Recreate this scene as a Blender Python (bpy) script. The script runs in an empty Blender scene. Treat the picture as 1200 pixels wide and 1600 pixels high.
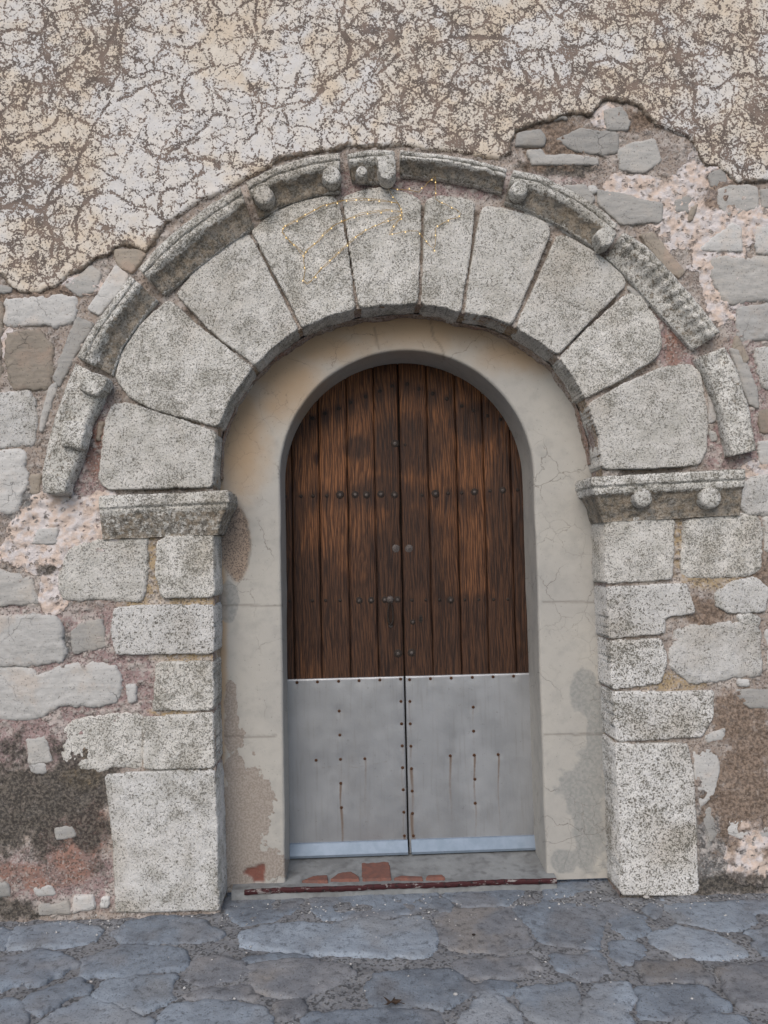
import bpy, math
import numpy as np
from math import radians as R_
C_ = bpy.context.scene
COL = C_.collection

# ------------------------------------------------------------------ camera
YAW, PITCH, ROLL = map(R_, (2.0, 3.0, 1.2))
DIST, EYE, FPX = 3.4, 1.6, 1156.0
Fv = np.array([math.sin(YAW)*math.cos(PITCH), math.cos(YAW)*math.cos(PITCH), math.sin(PITCH)])
R0 = np.array([math.cos(YAW), -math.sin(YAW), 0.0]); U0 = np.cross(R0, Fv)
Rv = R0*math.cos(ROLL) - U0*math.sin(ROLL); Uv = R0*math.sin(ROLL) + U0*math.cos(ROLL)
CAM = np.array([0.0, -DIST, EYE])
cd = bpy.data.cameras.new('camera'); cam = bpy.data.objects.new('camera', cd); COL.objects.link(cam)
from mathutils import Matrix, Vector, Euler
m = Matrix(((Rv[0], Uv[0], -Fv[0], CAM[0]), (Rv[1], Uv[1], -Fv[1], CAM[1]), (Rv[2], Uv[2], -Fv[2], CAM[2]), (0, 0, 0, 1)))
cam.matrix_world = m
cd.sensor_fit = 'VERTICAL'; cd.sensor_height = 24.0; cd.sensor_width = 18.0
cd.lens = FPX/1600*24.0; cd.clip_start = 0.05; cd.clip_end = 2000
C_.camera = cam
# ------------------------------------------------------------------ world, sun, exposure
SUN_EL, SUN_AZ = R_(40), R_(196)      # azimuth clockwise from +Y: the sun side is behind the camera
w = bpy.data.worlds.new("World"); C_.world = w; w.use_nodes = True
nt = w.node_tree; nt.nodes.clear()
sky = nt.nodes.new('ShaderNodeTexSky'); sky.sky_type = 'NISHITA'; sky.sun_disc = False
sky.sun_elevation = SUN_EL; sky.sun_rotation = SUN_AZ; sky.air_density = 1.0; sky.dust_density = 1.6
bg = nt.nodes.new('ShaderNodeBackground'); bg.inputs[1].default_value = 0.10
wo = nt.nodes.new('ShaderNodeOutputWorld'); nt.links.new(sky.outputs[0], bg.inputs[0]); nt.links.new(bg.outputs[0], wo.inputs[0])
sd = bpy.data.lights.new('sun', 'SUN'); sd.energy = 1.3; sd.angle = R_(45); sd.color = (1.0, 0.93, 0.86)
so = bpy.data.objects.new('sun', sd); COL.objects.link(so)
sdir = Vector((math.sin(SUN_AZ)*math.cos(SUN_EL), math.cos(SUN_AZ)*math.cos(SUN_EL), math.sin(SUN_EL)))
so.rotation_euler = sdir.to_track_quat('Z', 'Y').to_euler(); so.location = (2, -6, 8)
C_.view_settings.view_transform = 'Standard'; C_.view_settings.look = 'None'
C_.view_settings.exposure = 0.36; C_.view_settings.gamma = 1.0

# ------------------------------------------------------------------ picture <-> place
def ray(px, py):
    return Fv*FPX + Rv*(px-600) + Uv*(800-py)
def P(px, py, Y=0.0):
    d = ray(px, py); t = (Y+DIST)/d[1]; return CAM + d*t
def G(px, py, z=0.0):
    d = ray(px, py); t = (z-EYE)/d[2]; return CAM + d*t
def proj(X, Y, Z):
    dx, dy, dz = X-CAM[0], Y-CAM[1], Z-CAM[2]
    k = dx*Fv[0]+dy*Fv[1]+dz*Fv[2]
    a = dx*Rv[0]+dy*Rv[1]+dz*Rv[2]; b = dx*Uv[0]+dy*Uv[1]+dz*Uv[2]
    k = np.maximum(k, 0.2)
    return 600+FPX*a/k, 800-FPX*b/k

# ------------------------------------------------------------------ noise (numpy)
def _h(i, j, s):
    n = (i.astype(np.int64)*374761393 + j.astype(np.int64)*668265263 + s*1442695041) & 0xffffffff
    n = ((n ^ (n >> 13))*1274126177) & 0xffffffff
    n = n ^ (n >> 16)
    return (n & 0xffffff)/16777215.0
def vnoise(x, y, s=0):
    i = np.floor(x); j = np.floor(y); fx = x-i; fy = y-j
    fx = fx*fx*fx*(fx*(fx*6-15)+10); fy = fy*fy*fy*(fy*(fy*6-15)+10)
    a = _h(i, j, s); b = _h(i+1, j, s); c = _h(i, j+1, s); d = _h(i+1, j+1, s)
    return a+(b-a)*fx+(c-a)*fy+(a-b-c+d)*fx*fy
def fbm(x, y, s=0, o=4, g=0.5):
    v = 0; a = 1; t = 0
    for k in range(o):
        v = v+a*(vnoise(x*2**k+k*17.3, y*2**k-k*9.1, s+k)*2-1); t += a; a *= g
    return v/t
def worley(x, y, s=0, jit=0.9):
    i = np.floor(x); j = np.floor(y)
    f1 = np.full(x.shape, 9.0); f2 = np.full(x.shape, 9.0); cid = np.zeros(x.shape)
    for di in (-1, 0, 1):
        for dj in (-1, 0, 1):
            a = i+di; b = j+dj
            px = a+.5+jit*(_h(a, b, s)-.5); py = b+.5+jit*(_h(a, b, s+77)-.5)
            d = np.hypot(x-px, y-py); r = _h(a, b, s+155)
            nf = d < f1
            f2 = np.where(nf, f1, np.minimum(f2, d)); cid = np.where(nf, r, cid); f1 = np.where(nf, d, f1)
    return f1, f2, cid
def ss(a, b, x):
    t = np.clip((x-a)/(b-a), 0, 1); return t*t*(3-2*t)

# ------------------------------------------------------------------ polygons
def chaikin(p, n=2, w=0.22):
    p = np.array(p, float)
    for _ in range(n):
        q = np.roll(p, -1, 0)
        p = np.stack([p*(1-w)+q*w, p*w+q*(1-w)], 1).reshape(-1, 2)
    return p
def rcorner(p, r):
    """round each corner of a polygon over a length r only, so that blocks keep their shape"""
    p = np.array(p, float); n = len(p); out = []
    for i in range(n):
        a, b, c = p[i-1], p[i], p[(i+1) % n]
        la = np.linalg.norm(a-b); lc = np.linalg.norm(c-b)
        u = b+(a-b)*min(r/la if la > 0 else 0, .35); w = b+(c-b)*min(r/lc if lc > 0 else 0, .35)
        for t in (0, .5, 1): out.append((1-t)**2*u+2*t*(1-t)*b+t*t*w)
    return np.array(out)
def sdist(poly, x, y):
    """signed distance to a closed polygon, positive inside"""
    shp = x.shape; x = x.ravel(); y = y.ravel()
    best = np.full(x.shape, 1e9); ins = np.zeros(x.shape, bool)
    n = len(poly)
    for k in range(n):
        ax, ay = poly[k]; bx, by = poly[(k+1) % n]
        ex, ey = bx-ax, by-ay; L = ex*ex+ey*ey+1e-18
        t = np.clip(((x-ax)*ex+(y-ay)*ey)/L, 0, 1)
        d = (x-ax-t*ex)**2+(y-ay-t*ey)**2
        best = np.minimum(best, d)
        if ay != by:
            c = ((ay > y) != (by > y)) & (x < (bx-ax)*(y-ay)/(by-ay)+ax)
            ins ^= c
    return (np.sqrt(best)*np.where(ins, 1, -1)).reshape(shp)
def pdist(line, x, y):
    best = np.full(x.shape, 1e9)
    for k in range(len(line)-1):
        ax, ay = line[k]; bx, by = line[k+1]
        ex, ey = bx-ax, by-ay; L = ex*ex+ey*ey+1e-18
        t = np.clip(((x-ax)*ex+(y-ay)*ey)/L, 0, 1)
        best = np.minimum(best, (x-ax-t*ex)**2+(y-ay-t*ey)**2)
    return np.sqrt(best)
def blobs(PX, PY, lst, s=0, rough=0.55, sc=0.03, soft=0.25):
    """stain masks: ragged ellipses placed where the photograph has them"""
    n = fbm(PX*sc, PY*sc, s, 5, 0.6)
    v = np.full(PX.shape, -9.0)
    for cx, cy, rx, ry in lst:
        v = np.maximum(v, 1-np.sqrt(((PX-cx)/rx)**2+((PY-cy)/ry)**2))
    return ss(-soft, soft, v+n*rough)

# ------------------------------------------------------------------ objects
def setp(o, label=None, cat=None, group=None, kind=None):
    for k, v in (('label', label), ('category', cat), ('group', group), ('kind', kind)):
        if v: o[k] = v
    return o
WPOS = {}
def empty(name, loc, label, cat, group=None, kind=None):
    o = bpy.data.objects.new(name, None); COL.objects.link(o); o.location = loc; o.empty_display_size = 0.1
    WPOS[o.name] = np.array(loc, float)
    return setp(o, label, cat, group, kind)
def mesh_obj(name, V, faces, mat, parent=None, attrs=None, smooth=True, origin=None, npv=4):
    """V (n,3) world coordinates, faces (m,4) array or list of lists"""
    V = np.asarray(V, float)
    if origin is None:
        origin = (V.min(0)+V.max(0))/2
    origin = np.array(origin, float)
    me = bpy.data.meshes.new(name)
    L = (V-origin)
    if isinstance(faces, np.ndarray):
        k = faces.shape[1]; n = len(faces)
        me.vertices.add(len(V)); me.vertices.foreach_set('co', L.astype(np.float32).ravel())
        me.loops.add(n*k); me.loops.foreach_set('vertex_index', faces.astype(np.int32).ravel())
        me.polygons.add(n); me.polygons.foreach_set('loop_start', np.arange(0, n*k, k, dtype=np.int32))
        me.update(calc_edges=True)
    else:
        me.from_pydata([tuple(v) for v in L], [], [list(f) for f in faces])
    if smooth:
        me.polygons.foreach_set('use_smooth', np.ones(len(me.polygons), bool))
    if attrs:
        for k, a in attrs.items():
            at = me.attributes.new(k, 'FLOAT', 'POINT'); at.data.foreach_set('value', np.asarray(a, np.float32).ravel())
    me.validate(); me.update()
    o = bpy.data.objects.new(name, me); COL.objects.link(o)
    if mat: me.materials.append(mat)
    if parent is not None:
        o.parent = parent; o.location = origin-WPOS[parent.name]
    else:
        o.location = origin
    WPOS[o.name] = origin
    return o
def quads(nu, nv):
    a = np.arange(nu*nv).reshape(nu, nv)
    return np.stack([a[:-1, :-1], a[1:, :-1], a[1:, 1:], a[:-1, 1:]], -1).reshape(-1, 4)
def compact(V, F, attrs):
    used = np.unique(F); mp = np.full(len(V), -1); mp[used] = np.arange(len(used))
    return V[used], mp[F], {k: a.ravel()[used] for k, a in (attrs or {}).items()}
class MB:
    def __init__(s): s.v = []; s.f = []
    def add(s, V, F):
        n = len(s.v); s.v += [tuple(v) for v in V]; s.f += [[i+n for i in f] for f in F]; return s
    def box(s, x0, x1, y0, y1, z0, z1, b=0.0):
        import bmesh
        bm = bmesh.new(); bmesh.ops.create_cube(bm, size=1)
        for v in bm.verts:
            v.co = ((x0+x1)/2+v.co.x*(x1-x0), (y0+y1)/2+v.co.y*(y1-y0), (z0+z1)/2+v.co.z*(z1-z0))
        if b > 0: bmesh.ops.bevel(bm, geom=list(bm.edges), offset=b, segments=2, affect='EDGES', profile=.6)
        bm.verts.index_update()
        s.add([v.co[:] for v in bm.verts], [[v.index for v in f.verts] for f in bm.faces]); bm.free(); return s
    def tube(s, pts, r, n=6, closed=False):
        pts = [Vector(p) for p in pts]; V = []; F = []
        for i, p in enumerate(pts):
            a = pts[max(i-1, 0)]; b = pts[min(i+1, len(pts)-1)]
            if closed: a = pts[i-1]; b = pts[(i+1) % len(pts)]
            t = (b-a).normalized(); u = t.cross(Vector((0, 1, 0.01))).normalized(); v = t.cross(u)
            rr = r[i] if isinstance(r, (list, tuple)) else r
            for k in range(n):
                A = 2*math.pi*k/n; V.append(p+u*math.cos(A)*rr+v*math.sin(A)*rr)
        m = len(pts)
        for i in range(m if closed else m-1):
            j = (i+1) % m
            for k in range(n):
                F.append([i*n+k, i*n+(k+1) % n, j*n+(k+1) % n, j*n+k])
        if not closed:
            F.append(list(range(n))[::-1]); F.append([(m-1)*n+k for k in range(n)])
        return s.add(V, F)
    def dome(s, c, r, h, n=14, rings=5, axis_y=-1, flat=0.0, rough=0.0, seed=0):
        """low knob facing the viewer: rings of a half ellipsoid standing on the plane y=c[1]"""
        rs = np.random.RandomState(seed); V = []; F = []
        for i in range(rings+1):
            a = math.pi/2*i/rings
            rr = r*(math.cos(a)*(1-flat)+flat) if i < rings else r*flat*0.6+1e-4
            y = c[1]+axis_y*h*math.sin(a)
            for k in range(n):
                A = 2*math.pi*k/n; q = 1+rough*(rs.rand()-.5)
                V.append((c[0]+rr*q*math.cos(A), y+axis_y*rough*h*.3*(rs.rand()-.5), c[2]+rr*q*math.sin(A)))
        for i in range(rings):
            for k in range(n):
                F.append([i*n+k, i*n+(k+1) % n, (i+1)*n+(k+1) % n, (i+1)*n+k])
        F.append([rings*n+k for k in range(n)]); F.append([k for k in range(n)][::-1])
        return s.add(V, F)
    def build(s, name, mat, parent=None, smooth=True, origin=None):
        return mesh_obj(name, np.array(s.v), s.f, mat, parent, smooth=smooth, origin=origin)

# ------------------------------------------------------------------ node helper
class NB:
    def __init__(s, name):
        s.m = bpy.data.materials.new(name); s.m.use_nodes = True; s.t = s.m.node_tree; s.t.nodes.clear()
        s.geo = s.t.nodes.new('ShaderNodeNewGeometry'); s.pos = s.geo.outputs['Position']
        s.out = s.t.nodes.new('ShaderNodeOutputMaterial'); s.bs = s.t.nodes.new('ShaderNodeBsdfPrincipled')
        s.t.links.new(s.bs.outputs[0], s.out.inputs[0])
        s.bs.inputs['Specular IOR Level'].default_value = 0.25
    def put(s, sock, v):
        if v is None: return
        if isinstance(v, bpy.types.NodeSocket): s.t.links.new(v, sock)
        else:
            if isinstance(v, (tuple, list)) and len(v) == 3 and sock.type == 'RGBA': v = (*v, 1)
            sock.default_value = v
    def math(s, op, a, b=None, c=None, clamp=False):
        n = s.t.nodes.new('ShaderNodeMath'); n.operation = op; n.use_clamp = clamp
        for i, v in enumerate((a, b, c)): s.put(n.inputs[i], v)
        return n.outputs[0]
    def vm(s, op, a, b=None, scale=None):
        n = s.t.nodes.new('ShaderNodeVectorMath'); n.operation = op
        s.put(n.inputs[0], a); s.put(n.inputs[1], b)
        if scale is not None: s.put(n.inputs['Scale'], scale)
        return n.outputs[0]
    def noise(s, sc, det=3, rough=0.5, vec=None, dist=0.0, color=False):
        n = s.t.nodes.new('ShaderNodeTexNoise'); s.put(n.inputs['Vector'], vec if vec is not None else s.pos)
        s.put(n.inputs['Scale'], sc); n.inputs['Detail'].default_value = det; n.inputs['Roughness'].default_value = rough
        n.inputs['Distortion'].default_value = dist
        return n.outputs[1 if color else 0]
    def voro(s, sc, feat='F1', vec=None, out='Distance', rnd=1.0):
        n = s.t.nodes.new('ShaderNodeTexVoronoi'); n.feature = feat; s.put(n.inputs['Vector'], vec if vec is not None else s.pos)
        s.put(n.inputs['Scale'], sc); n.inputs['Randomness'].default_value = rnd
        return n.outputs[out]
    def rng(s, v, a, b, c=0.0, d=1.0, smooth=True):
        n = s.t.nodes.new('ShaderNodeMapRange'); n.interpolation_type = 'SMOOTHSTEP' if smooth else 'LINEAR'
        s.put(n.inputs[0], v)
        for i, x in enumerate((a, b, c, d)): s.put(n.inputs[i+1], x)
        return n.outputs[0]
    def mix(s, f, a, b, mode='MIX'):
        n = s.t.nodes.new('ShaderNodeMix'); n.data_type = 'RGBA'; n.blend_type = mode
        s.put(n.inputs[0], f); s.put(n.inputs[6], a); s.put(n.inputs[7], b); return n.outputs[2]
    def attr(s, name):
        n = s.t.nodes.new('ShaderNodeAttribute'); n.attribute_name = name; return n.outputs['Fac']
    def rnd(s):
        n = s.t.nodes.new('ShaderNodeObjectInfo'); return n.outputs['Random']
    def bump(s, h, dist=0.004, strength=1.0, prev=None):
        n = s.t.nodes.new('ShaderNodeBump'); n.inputs['Strength'].default_value = strength; n.inputs['Distance'].default_value = dist
        s.put(n.inputs['Height'], h); s.put(n.inputs['Normal'], prev); return n.outputs[0]
    def warp(s, sc, amt, det=3):
        n = s.noise(sc, det, 0.6, color=True)
        return s.vm('ADD', s.pos, s.vm('SCALE', s.vm('SUBTRACT', n, (0.5, 0.5, 0.5)), scale=amt))
    def fin(s, col, rough=0.85, normal=None, metal=0.0):
        s.put(s.bs.inputs['Base Color'], col); s.put(s.bs.inputs['Roughness'], rough)
        s.put(s.bs.inputs['Normal'], normal); s.put(s.bs.inputs['Metallic'], metal); return s.m
    def speck(s, sc, thr, wid=0.03, det=3, rough=0.6, dist=0.0):
        """dark marks where a fine noise passes a threshold (a value or a socket)"""
        n = s.noise(sc, det, rough, dist=dist)
        return s.rng(s.math('SUBTRACT', n, thr), -wid, wid)

def mat_limestone(name, A, B, dens=0.5, lich=0.3, spk=.74, sps=138, spcol=(0.13, 0.118, 0.092), warm=(0.42, 0.33, 0.22), olive=(0.20, 0.19, 0.13), dirtattr=False):
    b = NB(name)
    lo = b.noise(2.3, 3, 0.55); mid = b.noise(11, 4, 0.6); hi = b.noise(48, 4, 0.65)
    col = b.mix(b.rng(mid, .35, .65), A, B)
    col = b.mix(b.math('MULTIPLY', b.rng(lo, .48, .72), .38), col, warm)
    tint = b.math('MULTIPLY_ADD', b.rnd(), .20, .86)
    col = b.mix(1.0, col, b.vm('SCALE', (1, 1, 1), scale=tint), 'MULTIPLY')
    col = b.mix(b.math('MULTIPLY', b.rng(hi, .42, .62), .28), col, (0.62, 0.60, 0.55))
    # crust of olive lichen
    li = b.math('MULTIPLY', b.rng(b.math('ADD', b.noise(16, 5, .7), b.math('MULTIPLY', b.noise(4, 2), .5)), .70, .95), lich)
    col = b.mix(li, col, olive)
    # dark pinprick lichen, in drifts, with clean pale stone between them
    drift = b.math('ADD', b.math('ADD', b.math('MULTIPLY', b.math('SUBTRACT', b.noise(4.5, 5, .7), .5), 2.0), b.math('MULTIPLY', b.math('SUBTRACT', b.noise(19, 3, .6), .5), 1.3)), b.math('MULTIPLY', b.math('SUBTRACT', b.rnd(), .5), .28))
    thr = b.rng(drift, -.32, .40, .675-.05*dens, .57-.05*dens, smooth=False)
    s1 = b.speck(sps, thr, .010, 2, .5, dist=.8)
    s2 = b.speck(sps*2, b.math('ADD', thr, .02), .014, 1, .5)
    sp = b.math('MAXIMUM', b.math('MULTIPLY', s1, spk), b.math('MULTIPLY', s2, spk*.7))
    col = b.mix(b.math('MULTIPLY', b.rng(drift, .0, .35), .22), col, olive)
    col = b.mix(sp, col, spcol)
    if dirtattr:
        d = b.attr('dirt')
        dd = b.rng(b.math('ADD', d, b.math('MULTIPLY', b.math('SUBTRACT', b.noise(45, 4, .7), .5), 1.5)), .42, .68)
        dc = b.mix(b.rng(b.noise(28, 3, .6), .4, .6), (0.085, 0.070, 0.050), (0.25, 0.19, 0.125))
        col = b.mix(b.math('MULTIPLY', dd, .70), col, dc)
    h = b.math('ADD', b.math('MULTIPLY', b.noise(26, 5, .65), 1.3), b.math('MULTIPLY', b.noise(120, 4, .7), .6))
    h = b.math('SUBTRACT', h, b.math('MULTIPLY', s1, .28))
    pit = b.rng(b.voro(60, vec=b.warp(20, .03)), .12, .3)
    h = b.math('ADD', h, b.math('MULTIPLY', pit, .12))
    return b.fin(col, .92, b.bump(h, .007, .9))

LIME = mat_limestone('lime_stone', (0.78, 0.75, 0.70), (0.68, 0.655, 0.605), 1.0, .22)
LIME_PALE = mat_limestone('pale_lime_stone', (0.70, 0.685, 0.66), (0.61, 0.595, 0.57), .3, .12)
LIME_SPECK = mat_limestone('speckled_lime_stone', (0.80, 0.78, 0.75), (0.70, 0.68, 0.65), 1.0, .12, .86, 112)
LIME_WARM = mat_limestone('warm_lime_stone', (0.50, 0.44, 0.36), (0.42, 0.36, 0.29), .3, .2)
HOOD = mat_limestone('weathered_carved_stone', (0.80, 0.775, 0.725), (0.67, 0.65, 0.60), 1.1, .25, .78, 115, olive=(0.26, 0.24, 0.19), dirtattr=True)
def mat_grey(name, A, B, C):
    b = NB(name)
    v = b.vm('MULTIPLY', b.pos, (9, 9, 40))
    g = b.noise(1.0, 5, .65, vec=v); col = b.mix(b.rng(g, .35, .65), A, B)
    col = b.mix(b.math('MULTIPLY', b.rng(b.noise(7, 4, .6), .5, .7), .6), col, C)
    tint = b.math('MULTIPLY_ADD', b.rnd(), .34, .82); col = b.mix(1.0, col, b.vm('SCALE', (1, 1, 1), scale=tint), 'MULTIPLY')
    col = b.mix(b.math('MULTIPLY', b.speck(120, .64, .02, 3, .6), .6), col, (.1, .09, .08))
    ck = b.math('SUBTRACT', 1.0, b.rng(b.voro(7, 'DISTANCE_TO_EDGE', vec=b.warp(9, .12)), .0, .012))
    ck = b.math('MULTIPLY', ck, b.rng(b.noise(4), .5, .62)); col = b.mix(b.math('MULTIPLY', ck, .6), col, (.08, .07, .06))
    h = b.math('ADD', b.math('MULTIPLY', g, .8), b.math('MULTIPLY', b.noise(60, 5, .7), .7)); h = b.math('SUBTRACT', h, b.math('MULTIPLY', ck, .5))
    return b.fin(col, .85, b.bump(h, .006, .8))
GREY = mat_grey('grey_rubble_stone', (0.46, 0.44, 0.41), (0.37, 0.36, 0.34), (0.51, 0.46, 0.40))
GREYL = mat_grey('light_rubble_stone', (0.56, 0.545, 0.52), (0.47, 0.46, 0.44), (0.56, 0.48, 0.41))
TAN = mat_grey('tan_rubble_stone', (0.37, 0.32, 0.26), (0.31, 0.27, 0.225), (0.44, 0.33, 0.26))

def mat_render():
    b = NB('lichened_lime_render')
    big = b.noise(2.6, 4, .6); mid = b.noise(7.5, 4, .6)
    cream = b.mix(b.rng(mid, .38, .62), (0.72, 0.65, 0.56), (0.69, 0.585, 0.465))
    white = b.mix(b.rng(b.noise(14, 3), .4, .6), (0.73, 0.685, 0.63), (0.70, 0.675, 0.65))
    col = b.mix(b.rng(b.math('ADD', big, b.math('MULTIPLY', b.attr('pale'), .16)), .47, .60), cream, white)
    # lichen and dirt follow a net of cracks and fray out from it into hooks and branches
    e1 = b.rng(b.voro(5.5, 'DISTANCE_TO_EDGE', vec=b.warp(8, .12, 5)), .0, .075, 1, 0, smooth=False)
    e1 = b.math('MULTIPLY', e1, b.rng(b.noise(5, 2), .36, .46))
    e2 = b.rng(b.voro(17, 'DISTANCE_TO_EDGE', vec=b.warp(24, .045, 4)), .0, .16, 1, 0, smooth=False)
    e2 = b.math('MULTIPLY', e2, b.rng(b.noise(13, 3), .38, .52, .25, .92))
    e3 = b.math('MULTIPLY', b.rng(b.voro(46, 'DISTANCE_TO_EDGE', vec=b.warp(60, .018, 3)), .0, .30, 1, 0, smooth=False), .40)
    E = b.math('MAXIMUM', b.math('MAXIMUM', e1, e2), b.math('MAXIMUM', b.attr('crk'), e3))
    D = b.math('ADD', b.math('MULTIPLY', b.math('SUBTRACT', b.noise(4.2, 4, .65), .5), 1.0), b.math('MULTIPLY', b.math('SUBTRACT', b.noise(18, 3, .6), .5), 1.2))
    D = b.math('ADD', D, b.math('MULTIPLY', b.attr('dens'), .37)); D = b.math('SUBTRACT', D, b.math('MULTIPLY', b.attr('pale'), .16))
    D = b.math('MINIMUM', D, .38)
    f = b.math('ADD', b.math('MULTIPLY', E, .68), b.math('MULTIPLY', b.math('SUBTRACT', b.noise(125, 3, .6, dist=.5), .5), 2.35))
    f = b.math('ADD', f, b.math('MULTIPLY', D, .50))
    dark = b.rng(f, .445, .495)
    dc = b.mix(b.rng(b.noise(12, 3), .4, .6), (0.130, 0.100, 0.085), (0.21, 0.155, 0.125))
    col = b.mix(b.math('MULTIPLY', dark, .93), col, dc)
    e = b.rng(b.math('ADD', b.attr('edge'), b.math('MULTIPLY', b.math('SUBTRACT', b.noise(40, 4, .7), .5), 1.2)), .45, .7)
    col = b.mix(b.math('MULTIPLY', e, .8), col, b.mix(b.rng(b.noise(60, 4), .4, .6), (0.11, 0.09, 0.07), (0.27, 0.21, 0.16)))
    h = b.math('SUBTRACT', b.math('MULTIPLY', b.noise(35, 5, .65), .5), b.math('MULTIPLY', dark, .9))
    h = b.math('ADD', h, b.math('MULTIPLY', b.noise(170, 3, .7), .25))
    return b.fin(col, .95, b.bump(h, .005, .9))
RENDER = mat_render()

def mat_bed():
    b = NB('rubble_mortar')
    n1 = b.noise(9, 4, .6); n2 = b.noise(55, 4, .7)
    col = b.mix(b.rng(n1, .35, .65), (0.43, 0.355, 0.30), (0.33, 0.275, 0.24))
    pink = b.mix(b.rng(n2, .35, .65), (0.40, 0.29, 0.275), (0.32, 0.235, 0.225))
    col = b.mix(b.attr('pink'), col, pink)
    col = b.mix(b.math('MULTIPLY', b.attr('ochre'), b.rng(n2, .3, .6, .55, 1.0)), col, (0.44, 0.335, 0.205))
    col = b.mix(b.attr('grey'), col, b.mix(b.rng(n2, .35, .6), (0.25, 0.245, 0.235), (0.15, 0.145, 0.14)))
    col = b.mix(b.attr('red'), col, b.mix(b.rng(n1, .4, .6), (0.35, 0.20, 0.155), (0.30, 0.21, 0.185)))
    # small stones in the mortar
    pb = b.attr('peb'); tone = b.attr('tone')
    pc = b.mix(tone, (0.56, 0.51, 0.46), (0.32, 0.285, 0.26))
    col = b.mix(b.math('MULTIPLY', pb, .8), col, pc)
    lw = b.rng(b.math('ADD', b.noise(7, 5, .7), b.math('MULTIPLY', b.math('SUBTRACT', b.noise(45, 4, .7), .5), .35)), .50, .60)
    lw = b.math('MULTIPLY', lw, b.math('SUBTRACT', 1.0, b.math('MAXIMUM', b.attr('ring'), b.attr('red')), clamp=True))
    col = b.mix(b.math('MULTIPLY', lw, .62), col, (0.62, 0.565, 0.52))
    # sandy grit
    g = b.voro(150, out='Color'); sep = b.t.nodes.new('ShaderNodeSeparateColor'); b.put(sep.inputs[0], g)
    grit = b.rng(sep.outputs[0], .80, .86); col = b.mix(b.math('MULTIPLY', grit, .55), col, (0.50, 0.45, 0.42))
    grit2 = b.rng(sep.outputs[1], .78, .84); col = b.mix(b.math('MULTIPLY', grit2, .6), col, (0.08, 0.065, 0.055))
    bt = b.mix(b.attr('blocktone'), (0.42, 0.40, 0.375), (0.60, 0.58, 0.55)); bt = b.mix(b.math('MULTIPLY', b.rng(b.noise(16, 5, .7), .5, .65), .5), bt, (0.34, 0.32, 0.29)); bt = b.mix(b.math('MULTIPLY', b.speck(125, .6, .01, 2), .7), bt, (0.12, 0.11, 0.09))
    col = b.mix(b.attr('block'), col, bt)
    # pale crust with holes
    wp = b.warp(30, .03, 3)
    hole = b.rng(b.voro(36, 'F1', vec=wp), .27, .40)
    hole = b.math('MAXIMUM', hole, b.rng(b.noise(30, 3, .6), .47, .54, 1, 0))
    cc = b.mix(b.rng(b.noise(20, 3), .4, .6), (0.74, 0.60, 0.51), (0.76, 0.70, 0.68))
    cr = b.rng(b.math('ADD', b.attr('crust'), b.math('MULTIPLY', b.math('SUBTRACT', n2, .5), .8)), .4, .6)
    col = b.mix(b.math('MULTIPLY', cr, b.math('MULTIPLY_ADD', hole, .85, .1)), col, cc)
    # black mould
    md = b.rng(b.math('ADD', b.attr('mould'), b.math('MULTIPLY', b.math('SUBTRACT', b.noise(26, 6, .75), .5), 2.2)), .30, .95)
    mc = b.mix(b.rng(b.noise(80, 4, .7), .42, .62), (0.040, 0.037, 0.034), (0.17, 0.15, 0.125))
    col = b.mix(b.math('MULTIPLY', md, .9), col, mc)
    br = b.rng(b.math('ADD', b.attr('brown'), b.math('MULTIPLY', b.math('SUBTRACT', b.noise(24, 6, .75), .5), 2.4)), .30, .95)
    col = b.mix(b.math('MULTIPLY', br, .8), col, b.mix(b.rng(b.noise(70, 4, .7), .4, .6), (0.11, 0.075, 0.052), (0.32, 0.235, 0.175)))
    h = b.math('ADD', b.math('MULTIPLY', n2, 1.1), b.math('MULTIPLY', b.noise(150, 3, .7), .5))
    h = b.math('ADD', h, b.math('MULTIPLY', b.math('MULTIPLY', cr, hole), .9)); h = b.math('ADD', h, b.math('MULTIPLY', grit, .25))
    return b.fin(col, .95, b.bump(h, .007, 1.0))
BED = mat_bed()

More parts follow.
